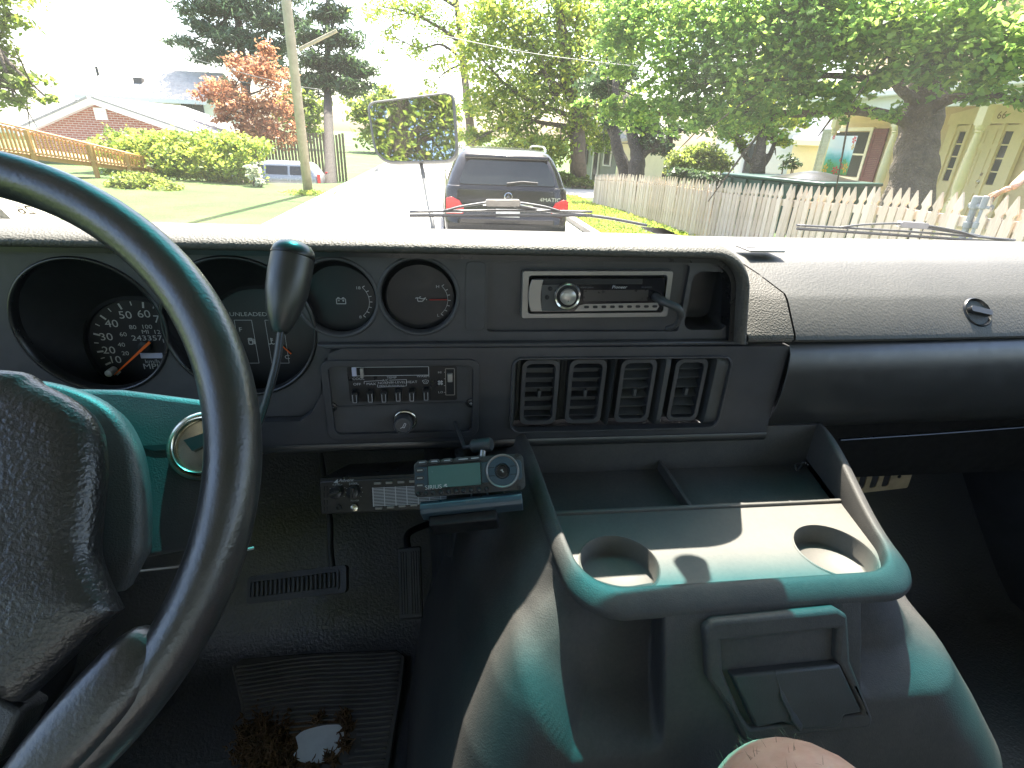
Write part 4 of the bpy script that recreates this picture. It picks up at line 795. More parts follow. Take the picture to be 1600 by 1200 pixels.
# fender mirror on a pale arm ----------------------------------------------------------------------
fm = thing('fender_mirror', 'rounded rectangular mirror reflecting trees, standing above the bonnet', 'mirror', (-.07, 1.72, 1.32))
mo_, mn_ = PD(645, 200, 1.9), np.array([-.12, -.965, .215])
cn = [PP(*q, mo_, mn_) for q in ((577, 163), (706, 147), (713, 250), (591, 253))]; cc = np.mean(cn, axis=0)
QF = Fr(cc, np.cross((0, 0, 1), mn_), np.cross(mn_, np.cross((0, 0, 1), mn_))); q2 = [QF.uv(p)[:2] for p in cn]
def rpoly(pts, rads, n=6):
    out = []; N = len(pts)
    for i in range(N):
        p, a, b = (np.array(pts[j % N]) for j in (i, i-1, i+1)); ua, ub = (a-p)/np.linalg.norm(a-p), (b-p)/np.linalg.norm(b-p); r_ = rads[i]
        for k in range(n+1):
            t = k/n; out.append(tuple((1-t)**2*(p+ua*r_)+2*t*(1-t)*p+t*t*(p+ub*r_)))
    return out
gp2 = ar(rpoly(q2, (.03, .03, .05, .07)))
hs = [(u*1.06, v*1.075) for u, v in gp2]
m = MB(); m.loft([[QF.p(u, v, .006) for u, v in gp2], [QF.p(u*1.03, v*1.035, .010) for u, v in gp2], [QF.p(u, v, .004) for u, v in hs], [QF.p(u, v, -.03) for u, v in hs], [QF.p(u*.7, v*.7, -.075) for u, v in hs]], True, False, True); obj('mirror_housing', m, M['column'], fm, sm=50)
M['mirror'] = plain('mirror glass', (.92, .94, .92), .015, 1, var=.01)
m = MB(); m.poly([QF.p(u, v, .0055) for u, v in gp2]); obj('mirror_glass', m, M['mirror'], fm)
m = MB(); m.tube([QF.p(.02, -.10, -.03), (-.03, 1.72, 1.36), (-.03, 1.70, 1.30)], .007, 12); obj('mirror_arm', m, M['column'], fm, sm=180)
# inspection sticker seen from behind
a, b = PY(4, 345, .955), PY(72, 306, .955)
ks = thing('windscreen_sticker', 'white inspection sticker seen from behind at the windscreen corner reading 26 reversed', 'sticker', a)
SFk = Fr((a[0], .962, a[2]-.0), (1, 0, 0), (0, -.62, .78))
m_, nt, bs = nmat('white sticker paper'); M['paper'] = m_; bs.inputs['Base Color'].default_value = (.8, .8, .76, 1); tb_ = nt.nodes.new('ShaderNodeBsdfTranslucent'); tb_.inputs[0].default_value = (.8, .8, .75, 1); mx_ = nt.nodes.new('ShaderNodeMixShader'); mx_.inputs[0].default_value = .6; nt.links.new(bs.outputs[0], mx_.inputs[1]); nt.links.new(tb_.outputs[0], mx_.inputs[2]); nt.links.new(mx_.outputs[0], nt.nodes['Material Output'].inputs[0])
m = MB(); m.box(-.05, b[0]-a[0]+.008, 0.0, .075, 0, .0004, SFk); obj('sticker_paper', m, M['paper'], ks)
q = SFk.uv(PP(40, 328, SFk.o, SFk.z)); m = MB(); put(m, '26', SFk, q[0], q[1], .026, .0008, 1.0, True); put(m, 'I', SFk, q[0]-.052, q[1]+.006, .02, .0008, 1, True); put(m, 'I', SFk, q[0]-.004, q[1]+.03, .014, .0008, 1, True)
M['brownprint'] = plain('brown print', (.25, .16, .09), .7); obj('sticker_number', m, M['brownprint'], ks, sm=None)
# =================================================================== GROUND
def topz(y): return float(np.interp(y, [3.4, 3.76, 4.08, 4.88, 6.1, 8.24, 10.2, 12.85, 15.5], [1.39, 1.379, 1.358, 1.339, 1.249, 1.137, 1.077, .957, .79]))
def fh(y): return float(np.interp(y, [4, 15.5], [1.0, .80]))
def yard(y): return topz(y)-fh(y)-.03
def gz(x, y):
    z = 0.
    if x > 3.1: z += smooth((x-3.1)/1.1)*yard(min(max(y, 3.4), 15.5))*(1-smooth((x-30)/60))*(1-smooth((y-60)/80))
    if x < -2.9: z -= 1.5*smooth((y-18.5)/7)*smooth((-2.9-x)/2)*(1-smooth((y-60)/80))*(1-smooth((-x-40)/60))
    return z
gx = np.concatenate([np.linspace(-400, -30, 12), np.linspace(-28, 2.8, 30), np.linspace(3.0, 5.0, 14), np.linspace(5.4, 30, 24), np.linspace(34, 400, 12)])
gy = np.concatenate([np.linspace(-300, -12, 10), np.linspace(-10, 30, 80), np.linspace(33, 120, 30), np.linspace(135, 900, 12)])
def grass_mat(name, a, b, c):
    m, nt, bs = nmat(name); v = coords(nt); f = noise(nt, .35, 6, .7, v); f2 = noise(nt, 22, 5, .75, v); mm = nt.nodes.new('ShaderNodeMath'); mm.operation = 'MULTIPLY_ADD'; nt.links.new(f2, mm.inputs[0]); mm.inputs[1].default_value = .6; nt.links.new(f, mm.inputs[2])
    nt.links.new(ramp(nt, mm.outputs[0], [(.5, a), (.8, b), (1.0, c)]), bs.inputs['Base Color']); bs.inputs['Roughness'].default_value = .9; bump(nt, bs, f2, 1, .04); return m
M['grass'] = grass_mat('lawn grass', (.035, .075, .014), (.07, .13, .025), (.16, .18, .06))
M['road'] = plain('pale worn concrete road', (.36, .35, .33), .85, var=.18, vs=1.2, grain=.6, gs=60, gd=.006)
m = MB(); m.add([(x, y, gz(x, y)-.004) for x in gx for y in gy], [(i*len(gy)+j, (i+1)*len(gy)+j, (i+1)*len(gy)+j+1, i*len(gy)+j+1) for i in range(len(gx)-1) for j in range(len(gy)-1)])
struct(obj('ground', m, M['grass'], None, sm=180))
m = MB(); m.grid(lambda a, b: (-2.9+5.6*a, -40+240*b, .004), 6, 60); struct(obj('road', m, M['road']))
m = MB(); m.grid(lambda a, b: (-30+27.1*a, 22.0+7*b, gz(-30+27.1*a, 22.0+7*b)+.006), 30, 10); struct(obj('driveway', m, M['road']))
m = MB(); m.grid(lambda a, b: (2.9+9*a, 17.5+3.2*b, gz(2.9+9*a, 17.5+3.2*b)+.006), 12, 4); struct(obj('path', m, M['road']))
for sx in (-3.05, 2.72):
    m = MB(); m.grid(lambda a, b: (sx+.15*a, -40+240*b, .11), 1, 40); m.grid(lambda a, b: (sx+(.15 if sx < 0 else 0), -40+240*b, .004+.106*a), 1, 40); struct(obj('kerb', m, M['road']))
# =================================================================== FOLIAGE
def leaf_mat(name, dark, mid, light, trans=.45, rough=.45):
    m, nt, bs = nmat(name); g = nt.nodes.new('ShaderNodeNewGeometry'); v = coords(nt); f = noise(nt, .9, 4, .6, v)
    mm = nt.nodes.new('ShaderNodeMath'); mm.operation = 'MULTIPLY_ADD'; nt.links.new(g.outputs['Random Per Island'], mm.inputs[0]); mm.inputs[1].default_value = .55; nt.links.new(f, mm.inputs[2])
    c = ramp(nt, mm.outputs[0], [(.35, dark), (.75, mid), (1.05, light)]); nt.links.new(c, bs.inputs['Base Color']); bs.inputs['Roughness'].default_value = rough; bs.inputs['Specular IOR Level'].default_value = .35
    tb = nt.nodes.new('ShaderNodeBsdfTranslucent'); hs_ = nt.nodes.new('ShaderNodeHueSaturation'); hs_.inputs['Hue'].default_value = .485; hs_.inputs['Value'].default_value = 2.0; nt.links.new(c, hs_.inputs['Color']); nt.links.new(hs_.outputs[0], tb.inputs[0])
    mx = nt.nodes.new('ShaderNodeMixShader'); mx.inputs[0].default_value = trans; nt.links.new(bs.outputs[0], mx.inputs[1]); nt.links.new(tb.outputs[0], mx.inputs[2]); nt.links.new(mx.outputs[0], nt.nodes['Material Output'].inputs[0]); return m
M['lf ginkgo'] = leaf_mat('ginkgo leaves', (.065, .15, .03), (.125, .24, .05), (.26, .36, .075), .66)
M['lf green'] = leaf_mat('green leaves', (.075, .13, .025), (.15, .235, .04), (.32, .35, .055), .64)
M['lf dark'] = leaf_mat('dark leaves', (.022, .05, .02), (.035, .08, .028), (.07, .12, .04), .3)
M['lf yellow'] = leaf_mat('yellow green leaves', (.08, .14, .02), (.13, .19, .03), (.2, .24, .05), .55)
M['lf red'] = leaf_mat('rust red leaves', (.2, .09, .04), (.30, .15, .07), (.36, .22, .10))
M['lf pine'] = leaf_mat('pine needles', (.04, .075, .045), (.065, .115, .06), (.10, .16, .08), .3)
M['lf white'] = leaf_mat('white blossom', (.10, .17, .05), (.2, .26, .12), (.62, .62, .52), .3)
M['bark'] = plain('grey brown bark', (.11, .085, .06), .9, var=.45, vs=9, grain=1, gs=28, gd=.05)
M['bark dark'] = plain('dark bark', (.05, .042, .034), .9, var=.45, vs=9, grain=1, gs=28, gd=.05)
FAN = np.array([(0, -.5), (.5, .28), (.28, .5), (0, .34), (-.28, .5), (-.5, .28)]); OVAL = np.array([(0, -.55), (.28, -.1), (.2, .3), (0, .55), (-.2, .3), (-.28, -.1)]); NEED = np.array([(-.07, -.5), (.07, -.5), (.05, .5), (-.05, .5)])
def leaf_mesh(name, C, size, shape, mat, up=.5, rg=None):
    rg = rg or rng; n = len(C); k = len(shape)
    nr = rg.normal(size=(n, 3)); nr[:, 2] = np.abs(nr[:, 2])+up; nr /= np.linalg.norm(nr, axis=1)[:, None]
    t = rg.normal(size=(n, 3)); t[:, 2] -= .5; t -= nr*(t*nr).sum(1)[:, None]; t /= np.linalg.norm(t, axis=1)[:, None]; b = np.cross(nr, t)
    s = size*(.7+.6*rg.random(n))
    V = C[:, None, :]+s[:, None, None]*(shape[None, :, 0, None]*b[:, None, :]+shape[None, :, 1, None]*t[:, None, :]+(np.abs(shape[None, :, 0, None])*.35)*nr[:, None, :])
    me = bpy.data.meshes.new(name); me.vertices.add(n*k); me.vertices.foreach_set('co', V.astype(np.float32).ravel())
    me.loops.add(n*k); me.loops.foreach_set('vertex_index', np.arange(n*k, dtype=np.int32)); me.polygons.add(n); me.polygons.foreach_set('loop_start', np.arange(0, n*k, k, dtype=np.int32))
    me.update(calc_edges=True); me.materials.append(mat); return me
def cluster(blobs, n, sub=.22, flat=.6):
    """points in clumps spread through a set of ellipsoids (centre, rx, ry, rz)"""
    vol = np.array([b[1]*b[2]*b[3] for b in blobs])**.67; vol /= vol.sum(); out = []
    for b, f in zip(blobs, vol):
        k = max(6, int(n*f)); ns = max(4, int(k/26)); d = rng.normal(size=(ns, 3)); d /= np.linalg.norm(d, axis=1)[:, None]; r = rng.random(ns)**.45
        c = np.array(b[0])+d*r[:, None]*np.array(b[1:4]); i = rng.integers(0, ns, k); g = rng.normal(size=(k, 3))*np.array([1, 1, flat])*sub*np.mean(b[1:4]); out.append(c[i]+g)
    return np.concatenate(out)
def BL(px, py, d, rpx, fz=.8, fy=1.0): c = PD(px, py, d); r = rpx*d/F; return (c, r, r*fy, r*fz)
def tree(name, label, base, trunk, blobs, n, size, mat, bark='bark', shape=OVAL, sub=.22, group=None, limbs=None, up=.5, flat=.6, limb_r=.3, cat='tree'):
    t = thing(name, label, cat, base, group)
    m = MB(); tp = [np.array(p[:3], float) for p in trunk]; tp[0][2] = min(tp[0][2], gz(tp[0][0], tp[0][1])-.2); tr_ = [p[3] for p in trunk]; sp = spline(tp, 6); rr = list(np.interp(np.linspace(0, len(tr_)-1, len(sp)), range(len(tr_)), tr_))
    rr = [r*(1+.06*math.sin(i*1.7)) for i, r in enumerate(rr)]; m.tube(sp, rr, 14)
    if limbs is None:
        limbs = []
        for i, b in enumerate(blobs):
            j = int(len(sp)*(.45+.5*random.random()))-1; a = sp[j]; c = np.array(b[0]); mid = (a+c)/2+np.array([random.gauss(0, .1), random.gauss(0, .1), -.05])*np.linalg.norm(c-a); limbs.append(([a, mid, c], min(rr[j]*.6, tr_[0]*limb_r)))
    for P, r in limbs:
        q = spline(P, 6); m.tube(q, list(np.linspace(r, r*.25, len(q))), 7)
        for k in range(4):                                # twigs
            a = q[int(len(q)*(.4+.15*k))-1]; d = rng.normal(size=3)*.5*np.linalg.norm(q[-1]-q[0])*.5; m.tube([a, a+d*.5+np.array([0, 0, .05]), a+d], [r*.3, r*.2, r*.08], 5)
    obj('trunk', m, M[bark], t, sm=180)
    me = leaf_mesh('crown', cluster(blobs, n, sub, flat), size, shape, M[mat], up); link('crown', me, t); return t
def shrub(name, label, blobs, n, size, mat, base, shape=OVAL, cat='shrub', stems=True, sub=.2):
    t = thing(name, label, cat, base); m = MB()
    for b in blobs[:6]: c = np.array(b[0]); m.tube([(c[0], c[1], base[2]-.02), (c[0]+.05, c[1], (base[2]+c[2])/2), tuple(c)], [.03, .025, .01], 6)
    obj('stem', m, M['bark'], t, sm=180); link('foliage', leaf_mesh('foliage', cluster(blobs, n, sub), size, shape, M[mat]), t); return t

# ginkgo by the fence
d7 = 7.3; tb = PD(1418, 330, d7); tk = [(tb[0], tb[1], gz(tb[0], tb[1])-.1, .36), (*PD(1424, 290, d7), .29), (*PD(1432, 230, d7), .255), (*PD(1445, 160, d7), .25), (*PD(1458, 90, d7), .22), (*PD(1466, 20, d7), .2), (*PD(1475, -120, d7), .13), (*PD(1480, -260, d7), .06)]
gb = [(905, 163, 9.2, 16, .5), (945, 158, 9.0, 22, .5), (960, 182, 9.0, 28, .5), (1005, 185, 8.8, 34, .6), (1010, 150, 8.8, 32, .6), (960, 112, 8.8, 26, .6), (985, 60, 8.5, 50), (985, 10, 8.5, 48), (1060, 90, 8.2, 62), (1065, 165, 8.4, 48), (1080, 20, 8.2, 70), (1120, 190, 8.0, 42, .6), (1140, 110, 7.8, 66), (1170, 30, 7.6, 78), (1195, 165, 7.6, 48), (1240, 90, 7.4, 70), (1260, 15, 7.2, 80), (1262, 160, 7.3, 38), (1330, 70, 7.0, 74), (1340, 140, 7.0, 42), (1350, 0, 7, 80), (1385, 185, 6.9, 22), (1415, 110, 6.6, 44), (1430, 30, 6.5, 70), (1500, 95, 6.3, 58), (1520, 20, 6.2, 78), (1560, 118, 6.0, 46), (1600, 60, 5.8, 80), (1610, 140, 5.8, 40), (1515, 150, 6.2, 24, .6), (1320, 180, 7.0, 18, .5),
      (1250, -70, 7.2, 60), (1480, -90, 7.2, 70)]
gl_ = [([PD(1440, 205, d7), PD(1400, 185, 7.2), PD(1330, 172, 7.2), PD(1230, 178, 7.6), PD(1130, 172, 8.1), PD(1030, 178, 8.8), PD(930, 163, 9.1)], .085), ([PD(1446, 170, d7), PD(1400, 130, 7), PD(1392, 80, 6.9), PD(1380, 20, 6.9)], .08), ([PD(1450, 120, d7), PD(1380, 125, 7.1), PD(1290, 118, 7.3), PD(1180, 128, 7.7), PD(1060, 130, 8.3)], .06), ([PD(1445, 175, d7), PD(1500, 150, 6.7), PD(1560, 152, 6.2), PD(1620, 166, 5.8)], .08), ([PD(1462, 60, d7), PD(1360, 30, 7.2), PD(1230, 20, 7.4), PD(1080, 10, 8.2)], .08), ([PD(1466, 20, d7), PD(1540, -20, 6.6), PD(1640, -40, 6)], .08), ([PD(1450, 130, d7), PD(1500, 90, 6.8), PD(1560, 60, 6.2)], .06)]
tree('ginkgo_tree', 'large ginkgo with thick grey trunk and fan leaves behind the picket fence', (tb[0], tb[1], gz(tb[0], tb[1])), tk, [BL(a[0], a[1], a[2], a[3], a[4] if len(a) > 4 else .8) for a in gb], 27000, .082, 'lf ginkgo', shape=FAN, limbs=gl_, sub=.26)
# dense tree over the estate car
tb = PZ(905, 288, 0); d_ = 20.
tree('broadleaf_tree', 'tall dense green tree rising above the parked black estate car', tb, [(*tb, .35), (*PD(903, 250, d_), .3), (*PD(900, 170, d_), .25), (*PD(880, 60, d_), .18), (*PD(860, -100, d_), .1)],
     [BL(*b) for b in ((770, 20, 20, 55), (750, 90, 20, 45), (765, 160, 20, 45), (745, 215, 20, 26), (800, 215, 20, 45), (830, 60, 20, 65), (830, 150, 20, 60), (860, 230, 20, 42), (900, 20, 20, 60), (900, 110, 20, 60), (905, 190, 20, 45), (955, 60, 21, 55), (950, 150, 21, 50), (935, 215, 21, 32), (850, -50, 20, 60))], 24000, .17, 'lf green', sub=.2)
# dark trees behind the fence
tb = PD(978, 300, 14.5)
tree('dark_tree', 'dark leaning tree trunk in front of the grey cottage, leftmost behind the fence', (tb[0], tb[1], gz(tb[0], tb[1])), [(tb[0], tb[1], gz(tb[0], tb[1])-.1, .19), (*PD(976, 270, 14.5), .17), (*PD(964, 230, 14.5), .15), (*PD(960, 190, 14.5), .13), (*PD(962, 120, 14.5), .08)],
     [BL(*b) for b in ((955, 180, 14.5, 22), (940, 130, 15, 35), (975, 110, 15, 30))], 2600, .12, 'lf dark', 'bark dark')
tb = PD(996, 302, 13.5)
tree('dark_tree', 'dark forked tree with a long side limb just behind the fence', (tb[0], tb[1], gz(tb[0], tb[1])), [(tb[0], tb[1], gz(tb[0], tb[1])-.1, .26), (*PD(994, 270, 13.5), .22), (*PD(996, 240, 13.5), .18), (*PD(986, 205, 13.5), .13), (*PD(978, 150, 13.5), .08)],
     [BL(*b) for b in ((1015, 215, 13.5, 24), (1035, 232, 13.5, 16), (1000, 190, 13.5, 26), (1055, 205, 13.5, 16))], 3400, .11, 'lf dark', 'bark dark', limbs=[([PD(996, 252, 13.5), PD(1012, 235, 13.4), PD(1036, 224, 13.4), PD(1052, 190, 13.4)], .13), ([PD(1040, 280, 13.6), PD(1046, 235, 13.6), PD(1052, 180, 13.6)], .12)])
tb = PD(1185, 290, 12)
tree('yard_tree', 'small multi-stemmed tree before the white sided house', (tb[0], tb[1], gz(tb[0], tb[1])), [(tb[0], tb[1], gz(tb[0], tb[1])-.1, .18), (*PD(1184, 262, 12), .17), (*PD(1188, 230, 12), .12), (*PD(1196, 185, 12), .09), (*PD(1205, 120, 12), .05)],
     [BL(*b) for b in ((1150, 205, 12, 26), (1195, 195, 12, 30), (1225, 215, 12, 18), (1130, 185, 12, 24), (1240, 185, 12, 22), (1190, 150, 12, 40), (1156, 228, 12, 12))], 5200, .10, 'lf green', limbs=[([PD(1182, 258, 12), PD(1165, 246, 12), PD(1152, 222, 12), PD(1140, 195, 12)], .07), ([PD(1188, 262, 12), PD(1204, 240, 12), PD(1215, 205, 12)], .09)])
tb = PD(1270, 300, 24)
tree('yellow_tree', 'yellow green tree behind the cream garage roof', tb, [(tb[0], tb[1], 0, .2), (*PD(1272, 230, 24), .16), (*PD(1275, 170, 24), .1)], [BL(*b) for b in ((1265, 185, 24, 24), (1290, 175, 24, 20), (1240, 165, 24, 26), (1300, 150, 24, 30))], 3200, .17, 'lf yellow')
# open branches against the sky
tb = PZ(742, 262, 0); d_ = 24.
tree('street_tree', 'thin branched tree with sparse leaves against the white sky', tb, [(*tb, .25), (*PD(735, 200, d_), .2), (*PD(725, 110, d_), .16), (*PD(715, 20, d_), .12), (*PD(705, -80, d_), .08)],
     [BL(*b) for b in ((700, 40, d_, 34), (660, 20, d_, 36), (620, 10, d_, 32), (650, 75, d_, 24), (690, 100, d_, 22), (610, 50, d_, 20), (580, 15, d_, 24), (675, 130, d_, 12), (600, 85, d_, 10), (690, -40, d_, 50))], 4200, .15, 'lf green', limbs=[([PD(722, 70, d_), PD(690, 45, d_), PD(640, 20, d_), PD(585, 8, d_)], .09), ([PD(725, 95, d_), PD(690, 70, d_), PD(655, 75, d_), PD(610, 55, d_)], .07), ([PD(722, 100, d_), PD(700, 110, d_), PD(675, 130, d_)], .05), ([PD(712, 10, d_), PD(660, -20, d_), PD(610, -20, d_)], .08)], sub=.3)
# pine, maple, spruce on the left
tb = PZ(395, 262, 0); d_ = 36.
tree('pine_tree', 'tall pine with layered dark branches behind the roofs', tb, [(tb[0], tb[1], 0, .4), (*PD(385, 150, d_), .32), (*PD(375, 60, d_), .25), (*PD(365, -60, d_), .15)],
     [BL(*b) for b in ((290, 68, d_, 26, .35), (325, 45, d_, 36, .35), (375, 62, d_, 45, .35), (430, 75, d_, 40, .35), (310, 12, d_, 34, .35), (360, 12, d_, 46, .35), (420, 30, d_, 50, .35), (340, 88, d_, 40, .3), (410, 105, d_, 45, .35), (455, 45, d_, 36, .4), (340, -30, d_, 60, .4), (430, -20, d_, 60, .4))], 15000, .42, 'lf pine', shape=NEED*np.array([1.6, 1]), sub=.28, flat=.35)
tb = PZ(372, 270, 0); d_ = 28.
tree('red_maple', 'rust red maple in front of the pine', tb, [(tb[0], tb[1], 0, .2), (*PD(378, 220, d_), .16), (*PD(385, 160, d_), .12), (*PD(395, 90, d_), .06)],
     [BL(*b) for b in ((345, 135, d_, 28, .5), (320, 150, d_, 18, .5), (385, 105, d_, 28, .6), (415, 82, d_, 20, .7), (420, 120, d_, 34, .6), (375, 165, d_, 34, .6), (425, 165, d_, 36, .6), (400, 200, d_, 34, .6), (345, 180, d_, 20, .5), (440, 210, d_, 28))], 6500, .19, 'lf red', sub=.26)
tb = PZ(512, 262, 0); d_ = 33.
tree('spruce_tree', 'dark sparse spruce just right of the utility pole', tb, [(tb[0], tb[1], 0, .3), (*PD(512, 150, d_), .24), (*PD(512, 60, d_), .16), (*PD(512, -60, d_), .06)],
     [BL(*b) for b in ((495, 95, d_, 30, .4), (545, 100, d_, 34, .35), (480, 60, d_, 24, .4), (530, 60, d_, 34, .4), (515, 20, d_, 30, .5), (560, 115, d_, 24, .3), (500, 130, d_, 34, .4), (550, 135, d_, 30, .4), (512, -30, d_, 26, .6))], 6500, .38, 'lf dark', 'bark dark', shape=NEED*np.array([2.0, 1]), sub=.3, flat=.5)
tb = PD(-60, 330, 9.5)
tree('roadside_tree', 'near yellow green tree reaching in at the upper corner over the ramp', (tb[0], tb[1], 0), [(tb[0], tb[1], 0, .2), (*PD(-60, 200, 9.5), .17), (*PD(-50, 80, 9.5), .12), (*PD(-40, -80, 9.5), .07)],
     [BL(*b) for b in ((15, 25, 9.5, 26), (-10, 70, 9.5, 30), (18, 115, 9.5, 28, .6), (50, 135, 9.4, 26, .6), (25, 160, 9.4, 24, .5), (70, 150, 9.3, 16, .6), (-20, 130, 9.5, 40), (-20, -20, 9.5, 60))], 3600, .10, 'lf yellow', sub=.26)
# pale trees far down the street
for k, (px, py, r_, lab) in enumerate(((590, 165, 40, 'far pale tree behind the mirror housing'), (470, 160, 34, 'far pale tree behind the utility pole'), (680, 170, 34, 'far pale tree left of the dense green tree'))):
    tb = PD(px, 240, 75); tree('distant_tree', lab, (tb[0], tb[1], 0), [(tb[0], tb[1], 0, .4), (*PD(px, 200, 75), .3), (*PD(px, py, 75), .2)], [BL(px-20, py+6, 75, r_*.7), BL(px+18, py+10, 75, r_*.7), BL(px, py-8, 75, r_*.7), BL(px+5, py+35, 75, r_)], 2600, .7, 'lf yellow', group='trees far down the street')
# trees behind the van, seen in the fender mirror
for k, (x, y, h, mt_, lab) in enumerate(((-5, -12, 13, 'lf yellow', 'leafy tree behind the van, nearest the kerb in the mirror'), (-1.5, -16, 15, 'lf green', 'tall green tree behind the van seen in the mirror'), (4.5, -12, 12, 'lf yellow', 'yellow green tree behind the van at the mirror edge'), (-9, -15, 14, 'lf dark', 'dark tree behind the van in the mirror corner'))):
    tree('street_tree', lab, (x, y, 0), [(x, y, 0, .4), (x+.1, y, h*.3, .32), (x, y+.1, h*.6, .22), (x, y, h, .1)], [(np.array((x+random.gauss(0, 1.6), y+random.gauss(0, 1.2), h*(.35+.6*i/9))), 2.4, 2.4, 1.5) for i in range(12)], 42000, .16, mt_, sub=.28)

# hedges and shrubs
hb = []
for k in range(12):
    t = k/11; a = PZ(368-t*220, 290-t*18, 0); hb.append((np.array((a[0], a[1]+1.0, .5)), .6, .8, .6)); hb.append((np.array((a[0]+.3, a[1]+1.3, .95+.1*(1-t))), .55, .7, .35))
shrub('hedge', 'long clipped green hedge below the brick gable', hb, 15000, .12, 'lf green', (-8, 19, 0), cat='hedge')
a = PZ(340, 280, 0); shrub('shrub', 'bright rounded bush at the end of the hedge by the parked van', [BL(*b) for b in ((325, 228, 17.5, 28), (352, 240, 17.5, 26), (362, 265, 17.3, 20), (340, 262, 17.3, 24), (298, 222, 18, 15))], 5000, .11, 'lf yellow', (a[0], a[1], 0))
a = PZ(398, 288, 0); shrub('flowering_shrub', 'small white flowering shrub in front of the silver car', [BL(*b) for b in ((400, 272, 15.5, 13), (392, 262, 15.6, 11), (406, 285, 15.4, 8))], 900, .09, 'lf white', (a[0], a[1], 0))
a = PZ(225, 306, 0); shrub('low_shrub', 'low spreading variegated shrub below the wooden ramp', [BL(*b) for b in ((195, 282, 14.2, 26, .5), (230, 288, 14.2, 30, .5), (262, 298, 14, 24, .4), (210, 296, 14, 26, .4), (180, 290, 14.2, 16, .5))], 6000, .085, 'lf yellow', (a[0], a[1], 0))
a = PD(1090, 285, 12.5); shrub('round_shrub', 'clipped round golden shrub behind the picket fence', [BL(*b) for b in ((1070, 252, 12.5, 26, .7), (1105, 250, 12.5, 28, .7), (1128, 255, 12.5, 18, .8), (1055, 262, 12.5, 16, .8), (1090, 238, 12.5, 20, .6))], 6000, .075, 'lf yellow', (a[0], a[1], gz(a[0], a[1])))
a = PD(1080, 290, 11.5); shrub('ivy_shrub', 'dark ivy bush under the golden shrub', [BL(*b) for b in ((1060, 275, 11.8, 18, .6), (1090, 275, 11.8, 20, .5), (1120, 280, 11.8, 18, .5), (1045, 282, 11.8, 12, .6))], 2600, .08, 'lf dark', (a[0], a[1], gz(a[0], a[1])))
a = PD(905, 295, 20); shrub('flower_bed', 'low flower bed plants below the grey cottage', [BL(*b) for b in ((895, 284, 20, 12, .6), (915, 284, 20, 12, .6), (880, 278, 20, 12, .8), (925, 288, 20, 8, .6))], 2200, .12, 'lf yellow', (a[0], a[1], gz(a[0], a[1])), cat='plants')
a = PD(1220, 275, 13.5); shrub('rose_bush', 'thin twiggy rose bush in front of the cream garage', [BL(*b) for b in ((1225, 252, 13.5, 14), (1240, 262, 13.5, 10), (1240, 248, 13.5, 9))], 420, .08, 'lf dark', (a[0], a[1], gz(a[0], a[1])))
C_ = []
for k in range(9000):
    x = 3.0+1.35*rng.random(); y = 8+10*rng.random(); C_.append((x, y, gz(x, y)+.03))
stuff(link('verge_grass', leaf_mesh('verge_grass', np.array(C_), .10, NEED*np.array([1.2, 1]), M['lf green'], up=-.3)))
bpy.data.objects['verge_grass']['label'] = 'grass strip along the foot of the fence'

# =================================================================== PICKET FENCE
M['fencewood'] = None
m, nt, bs = nmat('weathered picket wood'); M['fencewood'] = m; v = coords(nt, (14, 14, 1.2)); oi = nt.nodes.new('ShaderNodeObjectInfo')
mm = nt.nodes.new('ShaderNodeMath'); mm.operation = 'MULTIPLY_ADD'; nt.links.new(oi.outputs['Random'], mm.inputs[0]); mm.inputs[1].default_value = .45; nt.links.new(noise(nt, 6, 6, .7, v), mm.inputs[2])
nt.links.new(ramp(nt, mm.outputs[0], [(.3, (.44, .34, .24)), (.7, (.62, .50, .38)), (1.0, (.72, .61, .49))]), bs.inputs['Base Color']); bs.inputs['Roughness'].default_value = .85; bump(nt, bs, noise(nt, 9, 5, .7, v), .6, .006)
fence = thing('picket_fence', 'weathered wooden picket fence with spear tops along the yard', 'fence', (4.3, 9.5, yard(9.5)))
FX = 4.3
def picket_mesh(h):
    hw = .043; pl = [(-hw, 0), (hw, 0), (hw, h-.185), (.026, h-.165), (.026, h-.15), (.046, h-.125), (0, h), (-.046, h-.125), (-.026, h-.15), (-.026, h-.165), (-hw, h-.185)]
    mb = MB(); mb.prism(pl, Fr((0, 0, 0), (0, -1, 0), (0, 0, 1)), -.009, .009); return mesh('picket', mb, M['fencewood'])
pm = {}
y = 15.55; ys = []
while y > 3.0:
    if not (PX(1512, 325, FX)[1] > y > PX(1540, 325, FX)[1]): ys.append(y)
    y -= .114
for y in ys:
    h = round(fh(y)*(1+random.gauss(0, .012)), 2)
    if h not in pm: pm[h] = picket_mesh(h)
    o = link('picket', pm[h], fence); o.location = (FX, y+random.gauss(0, .004), topz(y)-h+random.gauss(0, .006)); o.rotation_euler = (random.gauss(0, .012), random.gauss(0, .01), random.gauss(0, .03))
for dz in (.28, .78):
    m = MB(); yy = np.linspace(15.6, 2.9, 40); m.loft([[(FX+.012+dx, q, topz(q)-fh(q)+fh(q)*dz+dh) for dx, dh in ((0, -.04), (.035, -.04), (.035, .04), (0, .04))] for q in yy], True, True, True); obj('rail', m, M['fencewood'], fence)
for q in np.arange(15.4, 3, -2.35): m = MB(); m.box(FX+.05, FX+.14, q-.045, q+.045, topz(q)-fh(q)-.25, topz(q)-.1); obj('post', m, M['fencewood'], fence)
